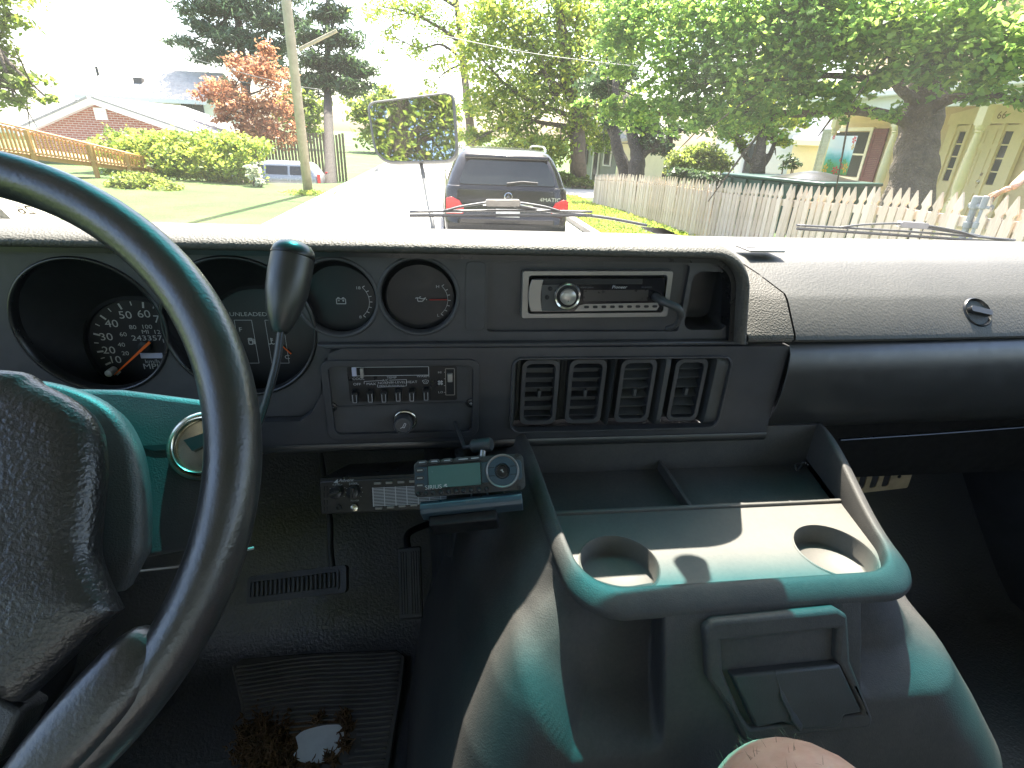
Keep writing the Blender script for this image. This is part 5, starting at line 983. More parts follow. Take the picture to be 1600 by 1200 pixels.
# gas meters in the fence gap
M['galv'] = plain('galvanised grey pipe', (.24, .26, .27), .6, .1, var=.2)
ms = thing('gas_meters', 'grey gas regulator pipes standing in the gap of the fence', 'gas meter', PX(1526, 345, FX))
for k, px in enumerate((1520, 1536)):
    b = PX(px, 330, FX); t = PX(px+6, 306, FX); z0_ = yard(b[1])
    m = MB(); m.tube([(FX, b[1], z0_-.1), (FX, b[1], t[2]-.05)], .024, 14); obj('meter_riser', m, M['galv'], ms, sm=40)
    m = MB(); m.tube([(FX, b[1], t[2]-.10), (FX, b[1], t[2])], [.036, .036], 16); obj('pipe_cap', m, M['galv'], ms, bevel=.006)
    for dz in (.20, .33): m = MB(); m.tube([(FX, b[1], t[2]-dz-.05), (FX, b[1], t[2]-dz)], .032, 16); obj('pipe_coupler', m, M['galv'], ms, bevel=.004)
m = MB(); q = PX(1528, 322, FX); m.tube([q+np.array([0, .07, 0]), q+np.array([0, -.12, 0])], .022, 12); obj('cross_pipe', m, M['galv'], ms, sm=40)

# =================================================================== HOUSE 66
M['cream'] = plain('cream clapboard paint', (.70, .56, .34), .6, var=.08, vs=3)
M['cream2'] = plain('pale cream trim paint', (.80, .68, .42), .5, var=.05)
M['white paint'] = plain('white paint', (.78, .77, .73), .5, var=.05)
M['pane'] = plain('window pane', (.05, .06, .065), .08, var=.2, vs=2)
M['maroon'] = plain('maroon shutter paint', (.16, .05, .055), .5)
M['sage'] = plain('sage shutter paint', (.3, .33, .27), .6)
M['shingle'] = plain('grey roof shingles', (.3, .29, .28), .9, var=.3, vs=5, grain=1, gs=12, gd=.03)
M['whitesiding'] = plain('white clapboard', (.7, .7, .68), .6, var=.05)
def siding(mb, o, ax, L, z0, z1, nrm, pitch=.11, dep=.014):
    """lapped boards: o start corner (x, y), ax unit direction, nrm outward normal"""
    o = np.array(o); ax = np.array(ax); nrm = np.array(nrm); z = z0
    while z < z1:
        zt = min(z+pitch, z1); a, b = o+nrm*dep, o+ax*L+nrm*dep; c, d = o+nrm*.002, o+ax*L+nrm*.002
        mb.add([(a[0], a[1], z), (b[0], b[1], z), (d[0], d[1], zt), (c[0], c[1], zt), (c[0], c[1], z), (d[0], d[1], z)], [(0, 1, 2, 3), (4, 5, 1, 0)]); z = zt
HX = 10.0
Q = lambda px, py, x=HX: PX(px, py, x)
hg = gz(9.5, 9); h66 = thing('cream_house', 'cream clapboard house with turned porch posts and number 66 over the door', 'house', (HX, 9, hg))
yc, yr_ = Q(1300, 250)[1], 3.5
m = MB(); siding(m, (HX, yr_), (0, 1), yc-yr_, hg, 4.2, (-1, 0)); obj('siding', m, M['cream'], h66, sm=None)
m = MB(); m.box(HX+.01, HX+7, yr_, yc, hg-.3, 4.25); obj('wall_core', m, M['cream'], h66)
m = MB(); m.add([(HX-.3, yr_-.3, 4.15), (HX-.3, yc+.4, 4.15), (HX+3.5, yc+.4, 6.2), (HX+3.5, yr_-.3, 6.2), (HX+7.3, yc+.4, 4.15), (HX+7.3, yr_-.3, 4.15)], [(0, 3, 2, 1), (2, 3, 5, 4)]); obj('roof', m, M['shingle'], h66)
PXX = 8.75
zp = Q(1385, 172, PXX)[2]
m = MB(); m.box(PXX-.25, HX-.02, yr_-.2, yc+.25, zp+.22, zp+.34); obj('porch_roof', m, M['white paint'], h66, bevel=.02)
m = MB(); m.box(PXX-.08, PXX+.08, yr_-.1, yc+.1, zp, zp+.22); obj('porch_beam', m, M['white paint'], h66)
m = MB(); m.box(PXX-.2, HX-.03, yr_-.2, yc+.2, hg-.3, hg+.35); obj('porch_floor', m, M['cream2'], h66)
for px in (1292, 1385, 1513):
    yy = Q(px, 250, PXX)[1]; zb = hg+.35; H_ = zp-zb; f_ = Fr((PXX, yy, zb), (1, 0, 0), (0, 1, 0))
    m = MB(); m.box(-.075, .075, -.075, .075, 0, H_*.2, f_); m.box(-.075, .075, -.075, .075, H_*.84, H_, f_)
    m.lathe([(.075, H_*.2), (.085, H_*.21), (.06, H_*.225), (.075, H_*.24), (.055, H_*.26), (.082, H_*.34), (.085, H_*.42), (.07, H_*.6), (.055, H_*.74), (.05, H_*.78), (.07, H_*.79), (.05, H_*.80), (.075, H_*.82), (.075, H_*.84)], f_, 24); obj('porch_post', m, M['cream2'], h66, sm=50)
# door, sidelights and header
ya, yb_ = Q(1505, 250)[1], Q(1552, 250)[1]; zt = Q(1535, 196)[2]; zb = hg+.36; DFr = Fr((HX-.03, ya, zb), (0, -1, 0), (0, 0, 1)); DW, DH = ya-yb_, zt-zb
m = MB(); m.box(0, DW, 0, DH, 0, .03, DFr); dr_ = obj('door', m, M['cream2'], h66)
for r0_, r1_ in ((.04, .30), (.36, .76), (.81, .96)):
    for c0_, c1_ in ((.12, .46), (.54, .88)):
        m = MB(); m.prism([(DW*c0_, DH*r0_), (DW*c1_, DH*r0_), (DW*c1_, DH*r1_), (DW*c0_, DH*r1_)], DFr, .03, .045, [[(DW*c0_+.02, DH*r0_+.02), (DW*c1_-.02, DH*r0_+.02), (DW*c1_-.02, DH*r1_-.02), (DW*c0_+.02, DH*r1_-.02)]]); obj('door_panel', m, M['cream2'], dr_)
m = MB(); m.lathe([(.03, .03), (.03, .05), (.012, .055), (.03, .08), (.0001, .1)], DFr.at(DW*.92, DH*.42), 16); obj('door_knob', m, M['brass'], dr_)
m = MB(); m.lathe([(.03, .03), (.028, .05), (.0001, .05)], DFr.at(DW*.92, DH*.5), 16); obj('deadbolt', m, M['brass'], dr_)
sw = DW*.42
for s0, s1 in ((-sw, -.06), (DW+.06, DW+sw)):
    m = MB(); m.prism([(s0-.05, 0), (s1+.05, 0), (s1+.05, DH), (s0-.05, DH)], DFr, 0, .04, [[(s0+.02, DH*.40), (s1-.02, DH*.40), (s1-.02, DH*.94), (s0+.02, DH*.94)]]); sl_ = obj('sidelight', m, M['cream2'], h66)
    for k in range(4): z0_, z1_ = DH*(.40+.54*k/4), DH*(.40+.54*(k+1)/4); m = MB(); m.box(s0+.025, s1-.025, z0_+.012, z1_-.012, .012, .02, DFr); obj('pane', m, M['pane'], sl_)
    m = MB()
    for k in range(1, 4): z0_ = DH*(.40+.54*k/4); m.box(s0+.02, s1-.02, z0_-.012, z0_+.012, .005, .03, DFr)
    obj('glazing_bar', m, M['cream2'], sl_)
for s0, s1 in ((-sw-.22, -sw-.05), (DW+sw+.05, DW+sw+.22), (-.06, -.0), (DW, DW+.06)): m = MB(); m.box(s0, s1, 0, DH+.02, 0, .07, DFr); obj('door_pilaster', m, M['cream2'], h66)
m = MB(); m.prism([(-sw-.26, DH+.02), (DW+sw+.26, DH+.02), (DW+sw+.26, DH+.2), (DW*.5, DH+.36), (-sw-.26, DH+.2)], DFr, 0, .09); obj('door_header', m, M['cream2'], h66)
m = MB(); q = DFr.uv(PP(1551, 187, DFr.p(0, 0, .09), DFr.z)); put(m, '66', DFr, q[0]+.15, DH+.15, .17, .094, 1.05); obj('house_number', m, M['brownprint'], h66, sm=None)
# window and shutters
ya, yb_ = Q(1331, 245)[1], Q(1352, 245)[1]; zt, zb = Q(1350, 205)[2], Q(1345, 278)[2]; WFr = Fr((HX-.02, ya+.75, zb), (0, -1, 0), (0, 0, 1)); WW, WH = ya+.75-yb_, zt-zb
m = MB(); m.prism([(-.08, -.08), (WW+.08, -.08), (WW+.08, WH+.08), (-.08, WH+.08)], WFr, 0, .05, [[(0, 0), (WW, 0), (WW, WH), (0, WH)]]); wn = obj('window', m, M['white paint'], h66)
for k in range(2): m = MB(); m.box(.0, WW, WH*.5*k+.02, WH*.5*(k+1)-.02, .005, .015, WFr); obj('pane', m, M['pane'], wn)
m = MB(); m.box(0, WW, WH*.5-.02, WH*.5+.02, .004, .03, WFr); obj('meeting_rail', m, M['white paint'], wn)
for s0, mt_, lab in ((WW+.10, 'maroon', 'maroon shutter'), (-.52, 'sage', 'grey green shutter')):
    m = MB(); m.prism([(s0, -.06), (s0+.42, -.06), (s0+.42, WH+.05), (s0, WH+.05)], WFr, .005, .04, [[(s0+.06, .02), (s0+.36, .02), (s0+.36, WH*.47), (s0+.06, WH*.47)], [(s0+.06, WH*.53), (s0+.36, WH*.53), (s0+.36, WH-.03), (s0+.06, WH-.03)]]); sh_ = obj('shutter', m, M[mt_], h66, label=lab)
    for z0_, z1_ in ((.02, WH*.47), (WH*.53, WH-.03)):
        for k in range(12): z = z0_+(z1_-z0_)*(k+.5)/12; m = MB(); m.box(s0+.06, s0+.36, z-.018, z+.018, .012, .03, WFr); obj('louvre', m, M[mt_], sh_)
# red tipped garden stake by the door
m = MB(); a, b = PX(1450, 296, 8.2), PX(1462, 262, 8.2); m.tube([a-np.array([0, 0, .6]), b], .012, 8); st_ = thing('driveway_marker', 'thin pole with red tip leaning beside the porch', 'marker pole', a); obj('pole', m, M['white paint'], st_)
m = MB(); m.tube([b-(b-a)*.15, b+(b-a)*.12], .022, 8); obj('red_tip', m, plain('red reflector', (.6, .06, .03), .4), st_)
# tropical flower banner hanging from the porch
bn = thing('garden_banner', 'bright tropical flower banner hanging from the porch edge', 'banner', PX(1310, 280, 8.6))
a, b = PX(1287, 212, 8.6), PX(1334, 275, 8.6); yl_, yrr = PX(1290, 245, 8.6)[1], PX(1332, 245, 8.6)[1]; zt, zb = a[2], b[2]; NF = Fr((8.6, yl_, zb), (0, -1, 0), (0, 0, 1)); nw, nh = yl_-yrr, zt-zb
m, nt, bs = nmat('printed banner cloth'); tc = nt.nodes.new('ShaderNodeTexCoord'); sp_ = nt.nodes.new('ShaderNodeSeparateXYZ'); nt.links.new(tc.outputs['Generated'], sp_.inputs[0])
nz_ = noise(nt, 5, 3, .5); ad = nt.nodes.new('ShaderNodeMath'); ad.operation = 'MULTIPLY_ADD'; nt.links.new(nz_, ad.inputs[0]); ad.inputs[1].default_value = .3; nt.links.new(sp_.outputs['Z'], ad.inputs[2])
nt.links.new(ramp(nt, ad.outputs[0], [(.15, (.1, .3, .05)), (.4, (.12, .45, .2)), (.55, (.1, .5, .5)), (.75, (.6, .8, .85)), (.9, (.85, .87, .88))]), bs.inputs['Base Color']); bs.inputs['Roughness'].default_value = .8
m2 = MB(); m2.grid(lambda s, t: NF.p(nw*s, nh*t, .04*math.sin(s*7)*(1-t*.5)), 16, 12); obj('cloth', m2, m, bn, sm=180)
pets = {'red': plain('printed red', (.7, .04, .03), .7), 'yel': plain('printed yellow', (.8, .45, .03), .7), 'gre': plain('printed green', (.08, .35, .06), .7)}
for key, spots in (('yel', ((.16, .12, .12), (.84, .18, .13), (.92, .72, .07))), ('red', ((.5, .10, .10), (.66, .22, .07), (.9, .9, .09), (.15, .96, .06), (.58, .38, .05))), ('gre', ((.25, .28, .1), (.72, .32, .09), (.36, .2, .08)))):
    m = MB()
    for u, v, r_ in spots:
        for k in range(6):
            a = k*R(60)+u*9; d0, d1 = a-.35, a+.35; f_ = lambda rr, an: (nw*u+nw*r_*rr*math.cos(an), nh*v+nw*r_*rr*math.sin(an)); P = [f_(.1, a), f_(.75, d0), f_(1.1, a), f_(.75, d1)]
            m.add([NF.p(p[0], p[1], .04*math.sin(p[0]/nw*7)*(1-p[1]/nh*.5)+.006) for p in P], [(0, 1, 2, 3)])
    obj('printed_flowers', m, pets[key], bn, sm=None)
# =================================================================== OTHER HOUSES
def wallbox(t, a, b, z0, z1, mat, name='wall', side=True, pitch=.14):
    a, b = np.array(a[:2]), np.array(b[:2]); ax = (b-a)/np.linalg.norm(b-a); nr = np.array((ax[1], -ax[0])); nr = nr if nr@(np.zeros(2)-a) > 0 else -nr; m = MB(); siding(m, a, ax, np.linalg.norm(b-a), z0, z1, nr, pitch); obj(name, m, mat, t, sm=None); return Fr((a[0]+nr[0]*.02, a[1]+nr[1]*.02, z0), (ax[0], ax[1], 0), (0, 0, 1)), np.linalg.norm(b-a)
def window(t, f, u0, u1, v0, v1, fm='white paint', n=1, w_=.06, name='window'):
    s = 1 if (f.z@(CAM-f.o)) > 0 else -1; a0, a1 = sorted((0, .05*s)); b0, b1 = sorted((.005*s, .02*s))
    m = MB(); m.prism([(u0-w_, v0-w_), (u1+w_, v0-w_), (u1+w_, v1+w_), (u0-w_, v1+w_)], f, a0, a1, [[(u0, v0), (u1, v0), (u1, v1), (u0, v1)]]); wn = obj(name, m, M[fm], t)
    for k in range(n): q = (u1-u0)/n; m = MB(); m.box(u0+q*k+.012, u0+q*(k+1)-.012, v0, v1, b0, b1, f); obj('pane', m, M['pane'], wn)
    return wn
M['cottage'] = plain('grey green cottage paint', (.30, .33, .28), .7, var=.1, vs=2); M['buff'] = plain('buff paint', (.62, .52, .36), .7, var=.08, vs=2); M['darktrim'] = plain('dark window trim', (.06, .06, .065), .5)
A, B_, C2 = PD(902, 290, 24), PD(960, 290, 22), PD(1040, 290, 25); g0_ = -.2; ztp = PD(958, 214, 22)[2]
ct = thing('grey_cottage', 'small grey green cottage with white glazed door left of the dark trees', 'house', (B_[0], B_[1], g0_))
f1, L1 = wallbox(ct, A, B_, g0_, ztp, M['cottage'], 'front_wall'); f2, L2 = wallbox(ct, B_, C2, g0_, ztp+.3, M['buff'], 'side_wall')
uvp = lambda f, px, py: f.uv(PP(px, py, f.o, f.z))[:2]
for (x0_, y0_, x1_, y1_), fm_, n_ in (((908, 224, 919, 254), 'darktrim', 3), ((944, 222, 957, 257), 'white paint', 2)):
    a, b = uvp(f1, x0_, y1_), uvp(f1, x1_, y0_); window(ct, f1, min(a[0], b[0]), max(a[0], b[0]), a[1], b[1], fm_, n_)
a, b = uvp(f1, 925, 284), uvp(f1, 938, 226); window(ct, f1, min(a[0], b[0]), max(a[0], b[0]), max(a[1], .02), b[1], 'white paint', 2, name='glazed_door')
m = MB(); m.add([(A[0]-.6, A[1]-.5, ztp-.05), (B_[0]-.2, B_[1]-.7, ztp-.05), (C2[0]+.3, C2[1], ztp+.2), (C2[0], C2[1]+4, ztp+1.3), (A[0]+1.5, A[1]+3.5, ztp+1.2), (B_[0]+.8, B_[1]+2.6, ztp+1.35)], [(0, 1, 5, 4), (1, 2, 3, 5)]); o = obj('roof', m, M['shingle'], ct, sm=None); sol = o.modifiers.new('t', 'SOLIDIFY'); sol.thickness = .12
m = MB(); q = PD(936, 286, 21.5); m.box(q[0]-.9, q[0]+.9, q[1]-.8, q[1]+.6, g0_, g0_+.25); obj('door_step', m, plain('brick step', (.4, .2, .14), .8), ct, bevel=.02)
A, B_ = PD(1110, 275, 19), PD(1232, 275, 17.5); wh = thing('white_house', 'white clapboard house with a narrow dark framed window behind the small tree', 'house', (A[0], A[1], 0))
f1, L1 = wallbox(wh, A, B_, 0, 4.2, M['whitesiding'], 'siding', pitch=.13); a, b = uvp(f1, 1163, 268), uvp(f1, 1186, 228); window(wh, f1, min(a[0], b[0]), max(a[0], b[0]), a[1], b[1], 'darktrim', 1)
m = MB(); m.add([(A[0]-.4, A[1]-.3, 4.1), (B_[0]+.3, B_[1]-.4, 4.1), (B_[0]+3, B_[1]+4, 6), (A[0]+3, A[1]+4.5, 6)], [(0, 1, 2, 3)]); obj('roof', m, M['shingle'], wh, sm=None)
A, B_ = PD(1228, 275, 17.3), PD(1320, 275, 16); zt = PD(1250, 218, 17)[2]; gr = thing('cream_garage', 'low cream garage with white eave beside the white house', 'garage', (A[0], A[1], 0))
f1, L1 = wallbox(gr, A, B_, 0, zt, M['cream2'], 'siding', pitch=.16); m = MB(); m.add([(A[0]-.3, A[1]-.3, zt-.02), (B_[0]+.3, B_[1]-.4, zt-.02), (B_[0]+3, B_[1]+4, zt+1.2), (A[0]+3, A[1]+4.5, zt+1.2)], [(0, 1, 2, 3)]); o = obj('roof', m, M['white paint'], gr, sm=None); sol = o.modifiers.new('t', 'SOLIDIFY'); sol.thickness = .15
M['binpaint'] = plain('dark green enamel', (.02, .07, .06), .4, var=.2, vs=3)
a, b = PD(1128, 290, 11.5), PD(1285, 300, 9.5); dm = thing('green_dumpster', 'long dark green dumpster showing over the picket fence', 'dumpster', (a[0], a[1], gz(a[0], a[1])))
zt = PD(1200, 276, 10.6)[2]; ax = b-a; ax[2] = 0; L = np.linalg.norm(ax); DFq = Fr((a[0], a[1], gz(a[0], a[1])), ax, np.cross((0, 0, 1), ax)); m = MB(); m.box(0, L, 0, 1.6, 0, zt-DFq.o[2]-.06, DFq); obj('bin_body', m, M['binpaint'], dm, bevel=.02)
m = MB(); m.box(-.03, L+.03, -.04, 1.64, zt-DFq.o[2]-.06, zt-DFq.o[2], DFq); obj('bin_rim', m, M['binpaint'], dm, bevel=.02)
for k in range(6): m = MB(); u = L*(.08+.17*k); m.box(u, u+.07, -.05, 0, .05, zt-DFq.o[2]-.08, DFq); obj('bin_rib', m, M['binpaint'], dm)
m = MB(); m.grid(lambda s, t: DFq.p(L*(.4+.5*s), .2+1.2*t, zt-DFq.o[2]+.14*math.sin(math.pi*s)*math.sin(math.pi*t)+.01), 12, 6); obj('bin_lid', m, M['satin'], dm, sm=180)
# brick gable house
m, nt, bs = nmat('red brick'); M['brick'] = m; tc = nt.nodes.new('ShaderNodeTexCoord'); mp_ = nt.nodes.new('ShaderNodeMapping'); mp_.inputs['Rotation'].default_value = (R(90), 0, 0); nt.links.new(tc.outputs['Object'], mp_.inputs[0])
bk = nt.nodes.new('ShaderNodeTexBrick'); bk.inputs['Scale'].default_value = 1; bk.inputs['Brick Width'].default_value = .26; bk.inputs['Row Height'].default_value = .095; bk.inputs['Mortar Size'].default_value = .012; bk.inputs['Color1'].default_value = (.26, .085, .055, 1); bk.inputs['Color2'].default_value = (.33, .125, .085, 1); bk.inputs['Mortar'].default_value = (.42, .36, .32, 1)
nt.links.new(mp_.outputs[0], bk.inputs[0]); nt.links.new(bk.outputs[0], bs.inputs['Base Color']); bs.inputs['Roughness'].default_value = .85
YB2 = 29.; G = lambda px, py, y=YB2: (lambda q: (q[0], q[2]))(PY(px, py, y)); FB = yface(YB2)
el, ap_, er = G(48, 207), G(150, 162), G(298, 213); br = thing('brick_house', 'red brick gable end with white bargeboards above the hedge', 'house', (ap_[0], YB2, 0))
m = MB(); m.prism([(el[0], 0), (er[0], 0), er, ap_, el], FB, -.2, 0); obj('gable_wall', m, M['brick'], br)
for p, q in ((el, ap_), (ap_, er)):
    d = np.array(q)-np.array(p); d /= np.linalg.norm(d); n_ = np.array((-d[1], d[0])); p0, q0 = np.array(p)-d*(.4 if p is el else 0), np.array(q)+d*(.4 if q is er else 0)
    m = MB(); m.prism([tuple(p0-n_*.02), tuple(q0-n_*.02), tuple(q0+n_*.22), tuple(p0+n_*.22)], FB, .0, .35); obj('bargeboard', m, M['white paint'], br)
    m = MB(); a, b = p0+n_*.22, q0+n_*.22; m.add([FB.p(*a, .4), FB.p(*b, .4), FB.p(*(b+n_*.08), .4), FB.p(*(a+n_*.08), .4), FB.p(*a, -9), FB.p(*b, -9), FB.p(*(b+n_*.08), -9), FB.p(*(a+n_*.08), -9)], [(0, 1, 2, 3), (4, 7, 6, 5), (3, 2, 6, 7), (0, 4, 5, 1), (0, 3, 7, 4), (1, 5, 6, 2)]); obj('roof_slope', m, M['shingle'], br)
a, b = G(151, 187), G(165, 169); m = MB(); m.prism([a, (b[0], a[1]), b, (a[0], b[1])], FB, 0, .06, [[(a[0]+.07, a[1]+.07), (b[0]-.07, a[1]+.07), (b[0]-.07, b[1]-.07), (a[0]+.07, b[1]-.07)]]); gv_ = obj('gable_vent', m, M['white paint'], br)
for k in range(5): z = a[1]+.07+(b[1]-a[1]-.14)*(k+.5)/5; m = MB(); m.box(a[0]+.07, b[0]-.07, z-.03, z+.03, .01, .04, FB); obj('louvre', m, M['white paint'], gv_)
# pale house with the long roof, and its neighbour
def longhouse(name, label, Y, ridge, eave, wall_mat, x0p, x1p, pe, pr_, extra=None):
    t = thing(name, label, 'house', PY(x0p, pe, Y)*np.array([1, 1, 0])); a, b = PY(x0p, pe, Y), PY(x1p, pe+2, Y); ze = (a[2]+b[2])/2; c = PY((x0p+x1p)/2, pr_, Y+4.5)
    m = MB(); m.box(a[0]+.4, b[0]-.4, Y+.5, Y+8.5, 0, ze); obj('wall', m, M[wall_mat], t)
    for s in (0, 1):
        m = MB(); y0, y1 = (Y, Y+4.5) if s == 0 else (Y+9, Y+4.5); m.add([(a[0], y0, ze), (b[0], y0, ze), (b[0]-.2, y1, c[2]), (a[0]+.2, y1, c[2]), (a[0], y0, ze+.12), (b[0], y0, ze+.12), (b[0]-.2, y1, c[2]+.12), (a[0]+.2, y1, c[2]+.12)], [(0, 1, 2, 3), (4, 7, 6, 5), (0, 4, 5, 1), (1, 5, 6, 2), (3, 2, 6, 7), (0, 3, 7, 4)]); obj('roof_slope', m, M['shingle2'], t)
    m = MB(); m.box(a[0], b[0], Y-.08, Y, ze-.14, ze+.1); obj('gutter', m, M['white paint'], t); return t, a, b, ze
M['shingle2'] = plain('pale weathered shingles', (.44, .41, .37), .9, var=.2, vs=3, grain=1, gs=9, gd=.03)
t, a, b, ze = longhouse('pale_house', 'white house with a long pale shingle roof behind the brick gable', 40., None, None, 'white paint', 118, 322, 154, 110)
fw = yface(40.48)
for px in (140, 225, 302): q = PY(px, 172, 40.48); window(t, fw, q[0]-.6, q[0]+.6, q[2]-.6, q[2]+.5, 'darktrim', 2)
m = MB(); q = PY(215, 128, 42); m.box(q[0]-.25, q[0]+.25, q[1], q[1]+.4, q[2]-.2, q[2]+.25); obj('roof_vent', m, M['darktrim'], t); m = MB(); q = PY(152, 112, 44); m.tube([q-np.array([0, 0, .5]), q+np.array([0, 0, .3])], .08, 8); obj('vent_pipe', m, M['darktrim'], t)
t, a, b, ze = longhouse('tan_roof_house', 'house with tan shingle roof half hidden by the near tree', 46., None, None, 'cream2', -40, 138, 205, 124)
# wooden ramp
M['deckwood'] = plain('golden stained deck wood', (.50, .27, .08), .6, var=.25, vs=8)
rp_ = thing('wooden_ramp', 'golden stained wooden wheelchair ramp with baluster railing', 'ramp', PZ(135, 272, 0))
P0, P1 = PD(236, 248, 17.0), PD(-30, 184, 14.0); Q0, Q1 = PD(236, 266, 17.0), PD(-30, 232, 14.0)
def rl(t, top): a, b = (P0, P1) if top else (Q0, Q1); return a+(b-a)*t
for nm, top, off in (('top_rail', True, 0), ('bottom_rail', False, .06), ('mid_rail', True, -.1)):
    m = MB(); pts_ = [rl(t, top)+np.array([0, 0, off]) for t in np.linspace(0, 1, 8)]; m.loft([[p+np.array(q) for q in ((0, -.07, -.02), (0, .07, -.02), (0, .07, .02), (0, -.07, .02))] for p in pts_], True, True, True); obj(nm, m, M['deckwood'], rp_)
for t in np.linspace(.02, .99, 44): a, b = rl(t, False), rl(t, True); m = MB(); m.box(-.02, .02, -.02, .02, 0, b[2]-a[2]-.02, Fr((a[0], a[1], a[2]+.02))); obj('baluster', m, M['deckwood'], rp_)
for t in (.0, .15, .38, .73, 1.0): a, b = rl(t, False), rl(t, True); m = MB(); m.box(a[0]-.05, a[0]+.05, a[1]-.05, a[1]+.05, -.05, b[2]+.01); obj('post', m, M['deckwood'], rp_)
m = MB(); m.loft([[p+np.array(q) for q in ((0, .06, -.12), (.3, 1.4, -.12), (.3, 1.4, .0), (0, .06, .0))] for p in (rl(0, False), rl(1, False))], True, True, True); obj('ramp_deck', m, M['deckwood'], rp_)
# board fence behind the silver car
bf = thing('board_fence', 'brown weathered board fence behind the silver car', 'fence', PZ(430, 262, 0)); a, b = PD(372, 262, 34), PD(540, 268, 35); M['oldboard'] = plain('old brown boards', (.2, .15, .1), .9, var=.35, vs=6)
zt = PD(430, 205, 34)[2]
for k in range(34):
    q = a+(b-a)*k/33; m = MB(); m.box(q[0]-.075, q[0]+.075, q[1], q[1]+.03, -1.7, zt+random.gauss(0, .03)); obj('board', m, M['oldboard'], bf)
# utility pole and wires
pb = PZ(482, 303, 0); up_ = thing('utility_pole', 'pale wooden utility pole at the roadside with a diagonal brace', 'utility pole', pb); M['polewood'] = plain('bleached pole wood', (.40, .34, .24), .85, var=.25, vs=4, grain=.6, gs=20, gd=.02)
m = MB(); m.tube([(pb[0], pb[1], -.2), (pb[0], pb[1], 4), (pb[0], pb[1], 10.5)], [.125, .115, .10], 16); obj('pole', m, M['polewood'], up_, sm=180)
m = MB(); m.tube([PP(468, 77, pb, (0, 1, 0)), PP(526, 48, pb, (0, 1, 0))], .04, 8); obj('brace', m, M['polewood'], up_)
M['wire'] = plain('grey wire', (.2, .2, .2), .5)
for k, (P, lab) in enumerate(((((520, 0), (640, 42), (800, 78), (960, 100), (1080, 110)), 'overhead wire crossing in front of the dense green tree'), (((60, -8), (100, 10), (150, 32)), 'short overhead wire in the upper corner sky'), (((225, 66), (330, 100), (440, 130), (500, 140)), 'overhead wire sagging past the red maple'), (((255, 80), (340, 118), (430, 138)), 'lower overhead wire above the pale roof'))):
    m = MB(); m.tube(spline([PD(p[0], p[1], 14.) for p in P], 6), .009, 5); tag(obj('overhead_wire', m, M['wire'], None, sm=180), lab, 'wire')
m = MB(); link('grass_tuft', leaf_mesh('grass_tuft', np.array([pb+np.array([rng.normal(0, .25)+.02, rng.normal(-.25, .12), .06]) for k in range(300)]), .14, NEED, M['lf green'], up=-.3)); tag(bpy.data.objects['grass_tuft'], 'grass tuft at the foot of the utility pole', 'grass')
# =================================================================== VEHICLES
M['carblack'] = plain('black car paint', (.012, .012, .014), .16, var=.1, vs=2); M['carsilver'] = plain('silver car paint', (.33, .34, .34), .25, .5, var=.05, vs=2)
M['carglass'] = plain('dark car glass', (.02, .025, .025), .05, var=.2, vs=2); M['lamp red'] = plain('red tail lamp', (.55, .02, .02), .18, var=.15, vs=30); M['lamp clear'] = plain('clear lamp lens', (.6, .5, .45), .15); M['tyre'] = plain('tyre rubber', (.02, .02, .02), .8); M['plate'] = plain('licence plate', (.7, .7, .68), .5)
def car(name, label, cat, o, heading, paint, W, L, secs, glass, z_belt):
    """secs: (z, half width, y rear, y front, corner radius); local x right, y forwards"""
    f = Fr(o, (math.cos(heading), -math.sin(heading), 0), (math.sin(heading), math.cos(heading), 0)); t = thing(name, label, cat, o)
    def ring(s): z, hw, y0, y1, r = s; return [f.p(x, y, z) for x, y in rrect(-hw, hw, y0, y1, r, 8)]
    lo = [s for s in secs if s[0] <= z_belt]; hi = [s for s in secs if s[0] >= z_belt]
    m = MB(); m.loft([ring(s) for s in lo], True, True, True); obj('body', m, paint, t, sm=50)
    m = MB(); m.loft([ring(s) for s in hi], True, False, True); obj('cabin', m, paint, t, sm=50)
    for sx in (-1, 1):
        for y in (.85, L-.95):
            q = Fr(f.p(sx*(W/2-.1), y, .32), f.y, (0, 0, 1)); m = MB(); m.lathe([(.2, -.11), (.31, -.11), (.325, -.08), (.325, .08), (.31, .11), (.2, .11)], q, 32); w_ = obj('wheel', m, M['tyre'], t, sm=40)
            m = MB(); m.lathe([(.2, -.10), (.2, .10), (.0001, .09)], q, 24); m.lathe([(.2, -.10), (.0001, -.09)], q, 24); obj('rim', m, M['silver2'], w_, sm=40)
    return t, f
# black estate car ahead
o = np.array([.92, 7.75, 0.])
secs = [(.24, .78, .08, 4.6, .2), (.30, .86, .01, 4.68, .22), (.42, .885, -.03, 4.72, .24), (.56, .893, -.03, 4.72, .24), (.60, .893, .02, 4.70, .22), (.80, .892, .035, 4.66, .22), (.93, .875, .06, 4.55, .22), (.97, .86, .075, 4.4, .2), (.99, .845, .09, 3.35, .2), (1.15, .79, .20, 2.95, .19), (1.33, .70, .33, 2.5, .18), (1.41, .65, .41, 2.25, .2), (1.455, .56, .55, 2.0, .2), (1.47, .4, .75, 1.8, .2)]
mc, cf_ = car('parked_estate_car', 'black estate car parked ahead seen from behind', 'car', o, 0., M['carblack'], 1.79, 4.75, secs, None, .99)
TG = Fr(cf_.p(0, .09, .99), (1, 0, 0), (0, .245, .34))                    # plane of the tailgate glass
m = MB(); m.prism(rpoly([(-.70, .02), (.70, .02), (.56, .40), (-.56, .40)], (.08,)*4), TG, .004, .012); obj('rear_window', m, M['carglass'], mc)
m = MB(); m.box(-.60, .60, .405, .47, .0, .05, TG); obj('roof_spoiler', m, M['carblack'], mc, bevel=.02)
